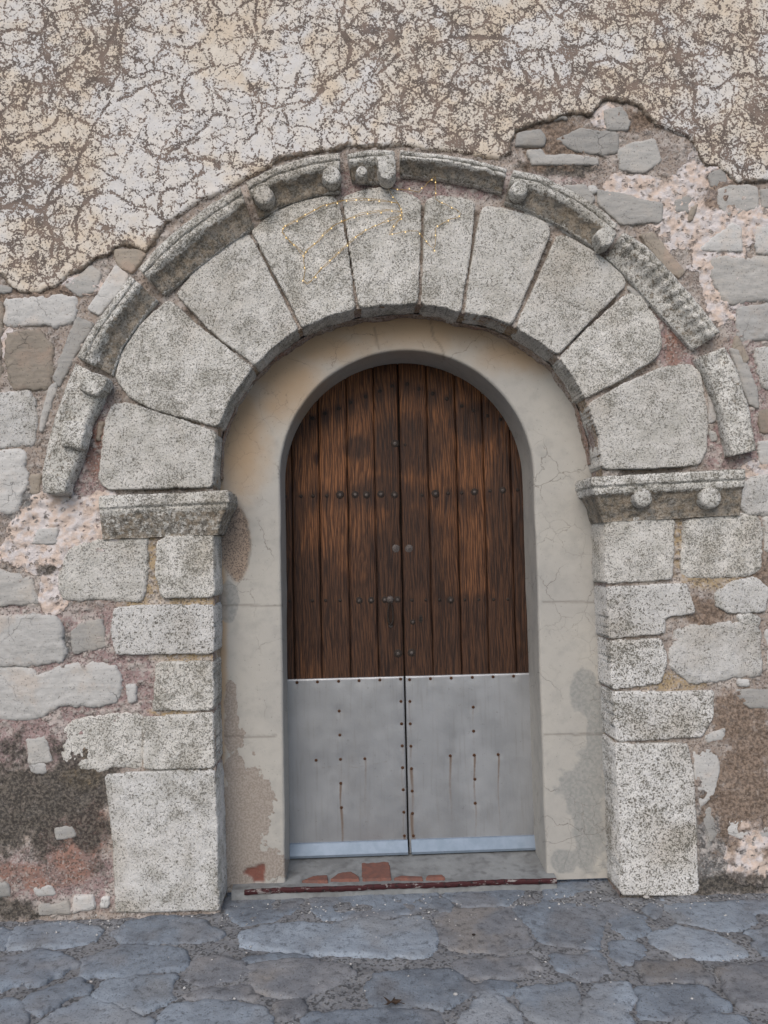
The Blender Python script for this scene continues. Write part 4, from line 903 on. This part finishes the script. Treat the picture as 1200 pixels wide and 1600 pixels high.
SC_L = [(464, 1066.5), (496, 1065.5), (529, 1064.5), (561, 1063.5), (593.5, 1062.5), (626, 1061), (626.5, 1096), (627.5, 1131), (628.5, 1165.5), (629, 1199.5), (630, 1234), (631, 1269), (632, 1306), (530, 1111), (531, 1148.5), (532, 1186.5), (532.5, 1224), (533.5, 1262), (494, 1188), (570, 1185.5)]
SC_R = [(640, 1062), (672.5, 1060.5), (705, 1059.5), (738, 1058.5), (770.5, 1057.5), (802.5, 1056.5), (640.5, 1096), (641, 1131), (642, 1166), (643, 1201), (644, 1236), (644.5, 1271), (646, 1306), (739.5, 1105), (740, 1142.5), (741, 1180), (742, 1217.5), (742.5, 1255), (703.5, 1181), (778.5, 1179)]
def sheet(x0, x1, par, screws, name='metal_sheet'):
    z0 = P(640, 1334, YD-.02)[2]; z1 = ZS
    nx = int((x1-x0)/.004); nz = int((z1-z0)/.004); xs = np.linspace(x0, x1, nx); zs = np.linspace(z0, z1, nz)
    X, Z = np.meshgrid(xs, zs, indexing='ij'); Yf = YD-.012
    e = np.minimum(np.minimum(X-x0, x1-X), z1-Z)
    Y = Yf+.003*(1-ss(0, .006, e))+.0016*fbm(X*3, Z*3, int(x0*50)+95, 3)
    PX, PY = proj(X, Y, Z); drip = np.zeros(X.shape)
    rs = np.random.RandomState(int(abs(x0)*100)+3)
    for (x, y) in screws:
        ln = 20+rs.rand()*60; st = .18+.75*rs.rand()**1.5
        if y > 1175: ln += 40; st += .2
        if y < 1070: ln *= .6; st *= .5
        dx = PX-x-(PY-y)*.02-1.2*np.sin(PY*.05+x); d = PY-y
        drip = np.maximum(drip, st*np.exp(-(dx/(1.5+1.8*((x*7.3+y) % 1)))**2)*ss(-2, 2, d)*np.exp(-np.clip(d, 0, None)/ln))
        drip = np.maximum(drip, .9*np.exp(-((PX-x)**2+(PY-y)**2)/9.0))
        Y = Y+.0012*np.exp(-((PX-x)**2+(PY-y)**2)/60.0)
    if x0 < 0:
        d = pdist([(498, 1200), (530, 1196), (560, 1199), (612, 1189)], PX, PY); drip = np.maximum(drip, .35*ss(3.5, .5, d)*ss(-.1, .2, fbm(PX*.08, PY*.3, 4, 3)))
    Ya = np.concatenate([Y[:1]*0+YD+.002, Y, Y[-1:]*0+YD+.002]); Xa = np.concatenate([X[:1], X, X[-1:]]); Za = np.concatenate([Z[:1], Z, Z[-1:]]); dr = np.concatenate([drip[:1], drip, drip[-1:]])
    Ya = np.concatenate([Ya, Ya[:, -1:]*0+YD+.002], 1); Xa = np.concatenate([Xa, Xa[:, -1:]], 1); Za = np.concatenate([Za, Za[:, -1:]], 1); dr = np.concatenate([dr, dr[:, -1:]], 1)
    o = mesh_obj(name, np.stack([Xa, Ya, Za], -1).reshape(-1, 3), quads(*Xa.shape), SHEET, par, dict(drip=dr))
    for (x, y) in screws:
        mb = MB(); disc(mb, x, y, 2.5, Yf+.001, .0035, n=10, rings=3, flat=.3, rough=.1); mb.build('screw', RUST, o)
    return o
def leaf(side):
    x0, x1 = (XL, XM-.002) if side == 'l' else (XM+.002, XR)
    lab = ('left leaf of the arched wooden double door, with a ring knocker beside the middle seam' if side == 'l' else 'right leaf of the arched wooden double door, with a keyhole beside the middle seam')
    t = empty('door_leaf', ((x0+x1)/2, YD+.03, .07), lab, 'door', 'two leaves of the arched door')
    se = seams_l if side == 'l' else seams_r
    for i in range(len(se)-1): plank(se[i], se[i+1], t, 800+i+(20 if side == 'r' else 0))
    # boards behind the planks close the gaps
    bk = MB(); n = 40; V = []
    xs = np.linspace(x0+.003, x1-.003, n)
    for x in xs:
        zt = SPR+math.sqrt(max((RIN+.035)**2-(x-CX)**2, 0)); V += [(x, YD+.03, .075), (x, YD+.03, zt), (x, YD+.05, .075), (x, YD+.05, zt)]
    F = []
    for i in range(n-1):
        a = i*4; b = a+4; F += [[a, b, b+1, a+1], [a+2, a+3, b+3, b+2], [a+1, b+1, b+3, a+3], [a, a+2, b+2, b]]
    F += [[0, 1, 3, 2], [n*4-4, n*4-2, n*4-1, n*4-3]]
    bk.add(V, F).build('back_board', IRON, t, smooth=False)
    sheet(x0+(.0 if side == 'l' else .002), x1-(.002 if side == 'l' else 0), t, SC_L if side == 'l' else SC_R)
    for x, y, r, k in STUDS:
        c = P(x, y, YD)
        if x0 < c[0] < x1:
            mb = MB(); mb.dome((c[0], YD+.001, c[2]), r/332.0*.72, .006, 14, 5, flat=.12, rough=.12, seed=int(x*7+y)); mb.build('stud', [IRON, IRONL, IRONL][k], t)
            if k: 
                mb = MB(); mb.dome((c[0], YD+.0005, c[2]), r/332.0*1.5, .0035, 16, 2, flat=.6, rough=.15, seed=int(x)); mb.build('rosette', IRON if k == 1 else IRONL, t)
    # lower strip
    z0 = P(640, 1333, YD-.02)[2]; a = MB()
    xa, xb = x0+.012, x1-.002 if side == 'l' else x1-.012
    prof = [(YD-.010, z0+.066), (YD-.018, z0+.066), (YD-.022, z0+.062), (YD-.040, z0+.012), (YD-.040, z0+.001), (YD-.012, z0+.001)]
    V = []; n = len(prof)
    for x in (xa, xb): V += [(x, y, z) for y, z in prof]
    F = [[i, (i+1) % n, n+(i+1) % n, n+i] for i in range(n)]+[list(range(n))[::-1], [n+i for i in range(n)]]
    a.add(V, F).build('kick_strip', STRIP, t, smooth=False)
    if side == 'l':
        MB().box(XM-.03, XM+.03, YD+.051, YD+.07, .08, SPR+RIN+.05, .002).build('seam_light_block', IRON, t, smooth=False)  # unseen strip added behind the middle seam to stop sky showing through
        c = P(610, 955, YD-.015); kz = lambda y: P(610, y, YD-.015)[2]
        kn = MB(); kn.dome((c[0], YD+.001, kz(937)), .020, .012, 18, 4, flat=.3, rough=.1, seed=3); k0 = kn.build('door_knocker', IRONL, t)
        pts = [(c[0]+.013*math.sin(a)*(1.0-.25*math.cos(a)), YD-.016-.004*math.cos(a), kz(958)+.058*math.cos(a)) for a in np.linspace(0, 2*math.pi, 28)[:-1]]
        rr = [.0030+.0030*(1-math.cos(a))/2 for a in np.linspace(0, 2*math.pi, 28)[:-1]]
        MB().tube(pts, rr, 8, closed=True).build('knocker_ring', IRON, k0)
        MB().dome((c[0], YD+.001, kz(978)), .012, .009, 14, 3, flat=.3, rough=.1, seed=4).build('striker_plate', IRONL, k0)
    else:
        c = P(657.5, 967, YD); kp = MB()
        e = [(c[0]+.011*math.cos(a), YD-.0035, c[2]+.020*math.sin(a)) for a in np.linspace(0, 2*math.pi, 25)[:-1]]
        V = e+[(x, YD+.004, z) for x, _, z in e]; m = len(e)
        kp.add(V, [list(range(m))]+[[i, (i+1) % m, m+(i+1) % m, m+i] for i in range(m)]); kpo = kp.build('lock_plate', IRON, t, smooth=False)
        kh = MB(); V = [(c[0]+.0045*math.cos(a), YD-.0045, c[2]+.006+.0045*math.sin(a)) for a in np.linspace(0, 2*math.pi, 17)[:-1]]; kh.add(V, [list(range(16))])
        kh.add([(c[0]-.002, YD-.0046, c[2]+.004), (c[0]+.002, YD-.0046, c[2]+.004), (c[0]+.003, YD-.0046, c[2]-.012), (c[0]-.003, YD-.0046, c[2]-.012)], [[0, 1, 2, 3]])
        kh.build('keyhole', BLACK, kpo, smooth=False)
leaf('l'); leaf('r')
# dark room side: a plain board so that nothing shines through round the leaves
# ------------------------------------------------------------------ door sill
sill = empty('door_sill', (CX, .28, 0), 'worn cement doorstep with patches of red tile and a flaking maroon edge', 'doorstep')
def sillslab():
    xs = np.arange(CX-.86, CX+.66, .012); ys = np.r_[.118, .118, .121, np.arange(.127, .47, .012)]
    X, Y = np.meshgrid(xs, ys, indexing='ij'); k = np.arange(len(ys))[None, :]
    Z = .052+(Y-.12)*.07+.0025*fbm(X*9, Y*9, 5, 4); Z = np.where(k == 0, -.03, np.where(k == 1, Z-.004, Z))
    Y = Y+np.where(k < 3, .004*fbm(X*14, X*3, 8, 3), 0)
    mesh_obj('sill_slab', np.stack([X, Y, Z], -1).reshape(-1, 3), quads(*X.shape), CEMENT, sill)
    xs = np.arange(CX-.80, CX+.66, .010); sec = [(.121, .055), (.114, .055), (.110, .053), (.109, .048), (.110, .036), (.118, .030)]
    V = []
    for x in xs:
        w = .0018*math.sin(x*13)+.0008*math.sin(x*61)
        for y, z in sec: V.append((x, y+w*.5, z+w*.6+.0006*math.sin(x*130)))
    mesh_obj('edge_strip', np.array(V), quads(len(xs), len(sec)), MAROON, sill)
sillslab()
def tile(poly, seed):
    stone('terracotta_tile', poly, TERRA, sill, plane='floor', z0=.0665, depth=.02, bevel=.003, bev_d=.002, bulge=0, amp=.0015, edge=.003, seed=seed, h=.004, rc=.004)
tile([(564, 1342), (608, 1347), (612, 1372), (566, 1374)], 1)
tile([(515, 1374), (528, 1364), (548, 1361), (562, 1370), (562, 1374)], 2); tile([(470, 1376), (490, 1368), (512, 1367), (513, 1376)], 3)
tile([(614, 1372), (625, 1368), (660, 1369), (661, 1373)], 4); tile([(664, 1372), (668, 1367), (690, 1366), (697, 1371)], 5)

# ------------------------------------------------------------------ pavement
def ground():
    xs = axis(-2.0, 2.3, .012, -400, 400, 60); ys = axis(-1.75, .13, .012, -400, .9, 60)
    X, Y = np.meshgrid(xs, ys, indexing='ij')
    PX, PY = proj(X, Y, X*0)
    z = -.003+.004*fbm(X*3, Y*3, 7, 4)+.007*fbm(X*20, Y*20, 8, 4)
    z = z-.004*ss(.1, .7, fbm(X*1.5, Y*1.5, 9, 2))
    # beyond the flagstones set one by one the same paving goes on
    out = np.clip(np.maximum(np.maximum(PY-1605, -20-PX), PX-1220)/10, 0, 1)*(Y < 0)
    wx = X+.06*fbm(X*4, Y*4, 12, 3); wy = Y+.06*fbm(X*4, Y*4, 13, 3)
    f1, f2, cid = worley(wx*3.0, wy*4.6, 14); st = ss(.03, .14, f2-f1)*out*ss(400, 40, np.hypot(X, Y))
    near = ss(9, 4, np.hypot(X, Y))
    z = z+.016*st*near; z = np.where((np.abs(X) > 3.5) | (Y < -4), -.004+.01*st*near, z)
    # a skim of mortar rises against the foot of the wall
    z = z+.012*ss(-.10, .0, Y)*(.5+.5*fbm(X*5, Y*5, 15, 2))
    o = mesh_obj('pavement', np.stack([X, Y, z], -1).reshape(-1, 3), quads(*X.shape), GBED, None, dict(stone=st, tone=cid), origin=(0, 0, 0))
    o['kind'] = 'structure'; o['label'] = 'dark paving of blue grey flagstones set in gritty mortar'; return o
pav = ground()
FS = [
 ([(12, 1480), (28, 1447), (110, 1438), (153, 1449), (150, 1467), (60, 1476)], 1), ([(176, 1457), (200, 1436), (260, 1426), (318, 1440), (350, 1458), (300, 1470), (210, 1470)], 0),
 ([(346, 1402), (400, 1386), (462, 1390), (470, 1418), (440, 1434), (380, 1442), (348, 1424)], 0), ([(384, 1456), (430, 1441), (540, 1440), (555, 1436), (660, 1432), (684, 1478), (665, 1490), (480, 1488), (383, 1474)], 1),
 ([(487, 1402), (540, 1384), (676, 1384), (684, 1408), (640, 1427), (505, 1436), (486, 1420)], 0), ([(676, 1426), (692, 1421), (795, 1418), (820, 1448), (828, 1474), (785, 1488), (705, 1480), (684, 1452)], 2),
 ([(696, 1394), (720, 1381), (800, 1380), (822, 1393), (795, 1412), (722, 1412)], 0), ([(806, 1416), (850, 1406), (926, 1410), (942, 1440), (930, 1478), (850, 1474), (832, 1450)], 0),
 ([(850, 1382), (908, 1376), (926, 1386), (882, 1400), (852, 1404)], 0), ([(932, 1413), (958, 1411), (1008, 1430), (1004, 1456), (986, 1464), (955, 1448)], 0),
 ([(1042, 1414), (1150, 1406), (1182, 1438), (1130, 1454), (1062, 1438)], 1), ([(1018, 1456), (1058, 1445), (1108, 1456), (1165, 1482), (1150, 1492), (1062, 1495), (1028, 1478)], 1),
 ([(1152, 1404), (1260, 1402), (1260, 1432), (1168, 1422)], 0), ([(-70, 1505), (0, 1496), (60, 1480), (100, 1488), (122, 1504), (62, 1530), (-70, 1545)], 0),
 ([(128, 1496), (200, 1476), (282, 1482), (292, 1508), (205, 1524), (134, 1522)], 0), ([(144, 1548), (180, 1526), (270, 1524), (268, 1556), (222, 1578), (165, 1566)], 1),
 ([(45, 1608), (90, 1575), (132, 1556), (175, 1568), (238, 1592), (245, 1640), (30, 1640)], 1), ([(247, 1592), (262, 1570), (320, 1560), (400, 1568), (418, 1592), (416, 1640), (245, 1640)], 1),
 ([(36, 1566), (60, 1548), (120, 1530), (138, 1542), (100, 1562), (60, 1580)], 0), ([(298, 1502), (340, 1494), (382, 1500), (388, 1520), (330, 1536), (296, 1530)], 2), ([(396, 1504), (480, 1498), (556, 1518), (480, 1556), (404, 1546)], 2),
 ([(582, 1518), (700, 1512), (742, 1540), (702, 1568), (598, 1572), (572, 1550)], 0), ([(480, 1585), (600, 1578), (690, 1582), (705, 1640), (468, 1640)], 0), ([(708, 1500), (830, 1492), (852, 1510), (770, 1528), (724, 1520)], 2),
 ([(720, 1585), (752, 1554), (790, 1560), (812, 1600), (812, 1640), (716, 1640)], 1), ([(812, 1545), (893, 1536), (903, 1572), (900, 1600), (852, 1596), (822, 1572)], 1),
 ([(916, 1572), (932, 1538), (984, 1534), (986, 1640), (920, 1640)], 1), ([(864, 1492), (930, 1488), (952, 1516), (905, 1524), (868, 1512)], 0), ([(994, 1504), (1080, 1498), (1108, 1526), (1010, 1530)], 2),
 ([(1084, 1596), (1112, 1582), (1156, 1590), (1170, 1640), (1070, 1640)], 1), ([(1120, 1512), (1260, 1492), (1260, 1564), (1160, 1568)], 2), ([(998, 1542), (1100, 1540), (1134, 1566), (1062, 1588), (1002, 1590)], 0),
 ([(-70, 1590), (-10, 1560), (30, 1570), (30, 1600), (0, 1640), (-70, 1640)], 0), ([(1170, 1455), (1260, 1445), (1260, 1482), (1196, 1484)], 0), ([(-70, 1450), (0, 1446), (18, 1454), (4, 1480), (-70, 1490)], 0),
 ([(290, 1552), (330, 1542), (385, 1542), (400, 1556), (330, 1556)], 2), ([(430, 1566), (470, 1562), (480, 1576), (440, 1590)], 2), ([(1030, 1404), (1042, 1402), (1044, 1410), (1032, 1412)], 1), ([(1000, 1420), (1022, 1410), (1034, 1420), (1024, 1430)], 0),
 ([(700, 1425), (672, 1412), (690, 1400), (700, 1408)], 0), ([(395, 1492), (480, 1494), (380, 1500)], 0), ([(745, 1545), (760, 1532), (805, 1534), (800, 1550)], 0), ([(958, 1472), (985, 1470), (1012, 1480), (1000, 1496), (964, 1498)], 0)]
for i, (p, k) in enumerate(FS):
    rs = np.random.RandomState(900+i)
    stone('flagstone', p, [FLAG, FLAGL, FLAGB][k], pav, plane='floor', z0=.005+.004*rs.rand(), depth=.04, bevel=.030, bev_d=.012, bulge=.001, amp=.007, edge=.008, seed=900+i, h=.009, rc=.016, grow=.020, rag=.030)
gm = MB(); rs = np.random.RandomState(77)
for i in range(420):
    x = rs.uniform(-1.9, 2.1); y = -abs(rs.randn())*.07-.012 if rs.rand() < .7 else rs.uniform(-.9, 0)
    if -.6 < x < 1.1: y += .09*(rs.rand() < .6)
    r = rs.uniform(.0018, .0055); c = np.array([x, y, .004+r*.4])
    q = rs.randn(6, 3)*.25+np.array([(1, 0, 0), (-1, 0, 0), (0, 1, 0), (0, -1, 0), (0, 0, .8), (0, 0, -.8)])
    gm.add([tuple(c+v*r) for v in q], [[0, 2, 4], [2, 1, 4], [1, 3, 4], [3, 0, 4], [2, 0, 5], [1, 2, 5], [3, 1, 5], [0, 3, 5]])
setp(gm.build('grit', GREYL, smooth=False), 'loose pale grit and mortar crumbs scattered along the foot of the wall', 'grit', None, 'stuff')
# pebbles and one dry leaf lying on the paving
for i, (x, y, r) in enumerate(((740, 1461, .006), (712, 1554, .007), (150, 1430, .010), (1010, 1402, .012), (520, 1500, .006))):
    c = G(x, y, .012); mb = MB(); rs = np.random.RandomState(i); V = []; F = []
    n, m_ = 9, 6
    for a in range(m_+1):
        th = math.pi*a/m_
        for b_ in range(n):
            ph = 2*math.pi*b_/n; q = 1+.18*(rs.rand()-.5)
            V.append((c[0]+r*q*1.3*math.sin(th)*math.cos(ph), c[1]+r*q*math.sin(th)*math.sin(ph), .014+r*.6*q*math.cos(th)))
    for a in range(m_):
        for b_ in range(n): F.append([a*n+b_, a*n+(b_+1) % n, (a+1)*n+(b_+1) % n, (a+1)*n+b_])
    mb.add(V, F); o = mb.build('pebble', [IRON, GREYL, GREYL, GREY, FLAGB][i])
    setp(o, ['tiny black pebble on the brown flagstone below the doorstep', 'small pale pebble near the bottom of the pavement, right of the dry leaf', 'pale pebble at the foot of the wall left of the left pier',
             'grey pebble at the foot of the right pier', 'small brown pebble on the long pale flagstone below the doorstep'][i], 'pebble', 'pebbles on the paving')
lf = MB(); c = G(612, 1567, .02); V = []; F = []
arms = 5; ring = []
for k in range(arms*4):
    a = 2*math.pi*k/(arms*4); q = (.026 if k % 4 == 0 else .010 if k % 4 == 2 else .015); ring.append((c[0]+q*1.4*math.cos(a), c[1]+q*math.sin(a), .024+.006*math.sin(3*a)+(.006 if k % 4 == 0 else 0)))
lf.add([(c[0], c[1], .022)]+ring, [[0, k+1, (k+1) % len(ring)+1] for k in range(len(ring))])
lf.tube([(c[0], c[1], .023), (c[0]+.03, c[1]-.01, .026), (c[0]+.045, c[1]-.012, .022)], .0012, 5)
o = lf.build('dry_leaf', mat_simple('dry_leaf', (0.035, 0.025, 0.02), (0.07, 0.045, 0.03), 80, .8), smooth=False)
mod = o.modifiers.new('thick', 'SOLIDIFY'); mod.thickness = .0008
setp(o, 'small dark curled dry leaf lying on the pavement in front of the door', 'leaf')

# ------------------------------------------------------------------ string of lights shaped as a shooting star
def z2(p): return (350+p[0]/3, 160+p[1]/3)
LN = [[(280, 583), (318, 567), (385, 530), (460, 487), (545, 465), (630, 457), (720, 460), (815, 473), (832, 500), (835, 535), (797, 583), (775, 620)],
      [(280, 583), (272, 607), (310, 655), (345, 688), (373, 718), (375, 745), (380, 790), (372, 835), (388, 852), (408, 838), (445, 795), (485, 760), (530, 712), (605, 645), (650, 610), (697, 582), (735, 570), (780, 553), (830, 535)],
      [(373, 718), (395, 690), (430, 665), (470, 618), (515, 580), (560, 555), (645, 527), (720, 515), (775, 510), (835, 515)],
      [(775, 620), (850, 605), (905, 600), (925, 628), (955, 662), (985, 690), (992, 640), (993, 590), (1050, 552), (1095, 538), (1112, 520), (1075, 495), (1020, 470), (990, 450), (993, 400), (990, 345), (945, 385), (915, 418), (870, 412), (828, 408), (770, 400), (785, 435), (815, 473)]]
WIRE = NB('copper_wire').fin((0.45, 0.30, 0.11), .5, None, .3)
bb = NB('warm_micro_lamp'); bb.put(bb.bs.inputs['Emission Color'], (1.0, .68, .25)); bb.bs.inputs['Emission Strength'].default_value = .7; LAMP = bb.fin((0.9, .7, .35), .3)
sl0 = P(*z2((620, 560)), -.03)
star = empty('string_light', tuple(sl0), 'golden string of tiny lights bent into a shooting star on the top of the arch', 'string lights')
wm = MB(); rs = np.random.RandomState(12); lamps = []
for ln in LN:
    pp = [P(*z2(p), -.026) for p in ln]; out = []
    for a, b_ in zip(pp[:-1], pp[1:]):
        k = max(2, int(np.linalg.norm(b_-a)/.012))
        for j in range(k):
            q = a+(b_-a)*j/k+np.array([rs.randn()*.0014, rs.randn()*.002, rs.randn()*.0014]); out.append(q)
    out.append(pp[-1]); wm.tube(out, .00125, 5)
    d = 0.0
    nxt = .0
    for a, b_ in zip(out[:-1], out[1:]):
        d += np.linalg.norm(b_-a)
        if d > nxt: lamps.append(b_+np.array([rs.randn()*.003, -.002, rs.randn()*.003])); nxt = d+.040+.020*rs.rand()
# a second, looser turn of the same wire
for ln in LN[:3]:
    pp = [P(*z2(p), -.027)+np.array([rs.randn()*.002, 0, .005+rs.randn()*.003]) for p in ln]; wm.tube(pp, .0011, 5)
wm.build('wire', WIRE, star)
for p in lamps[:98]:
    mb = MB(); V = []; F = []; r = .0030
    for a in range(5):
        for b_ in range(8):
            th = math.pi*a/4; V.append((p[0]+r*math.sin(th)*math.cos(b_*math.pi/4), p[1]+r*math.sin(th)*math.sin(b_*math.pi/4), p[2]+r*1.2*math.cos(th)))
    for a in range(4):
        for b_ in range(8): F.append([a*8+b_, a*8+(b_+1) % 8, (a+1)*8+(b_+1) % 8, (a+1)*8+b_])
    mb.add(V, F).build('bulb', LAMP, star)
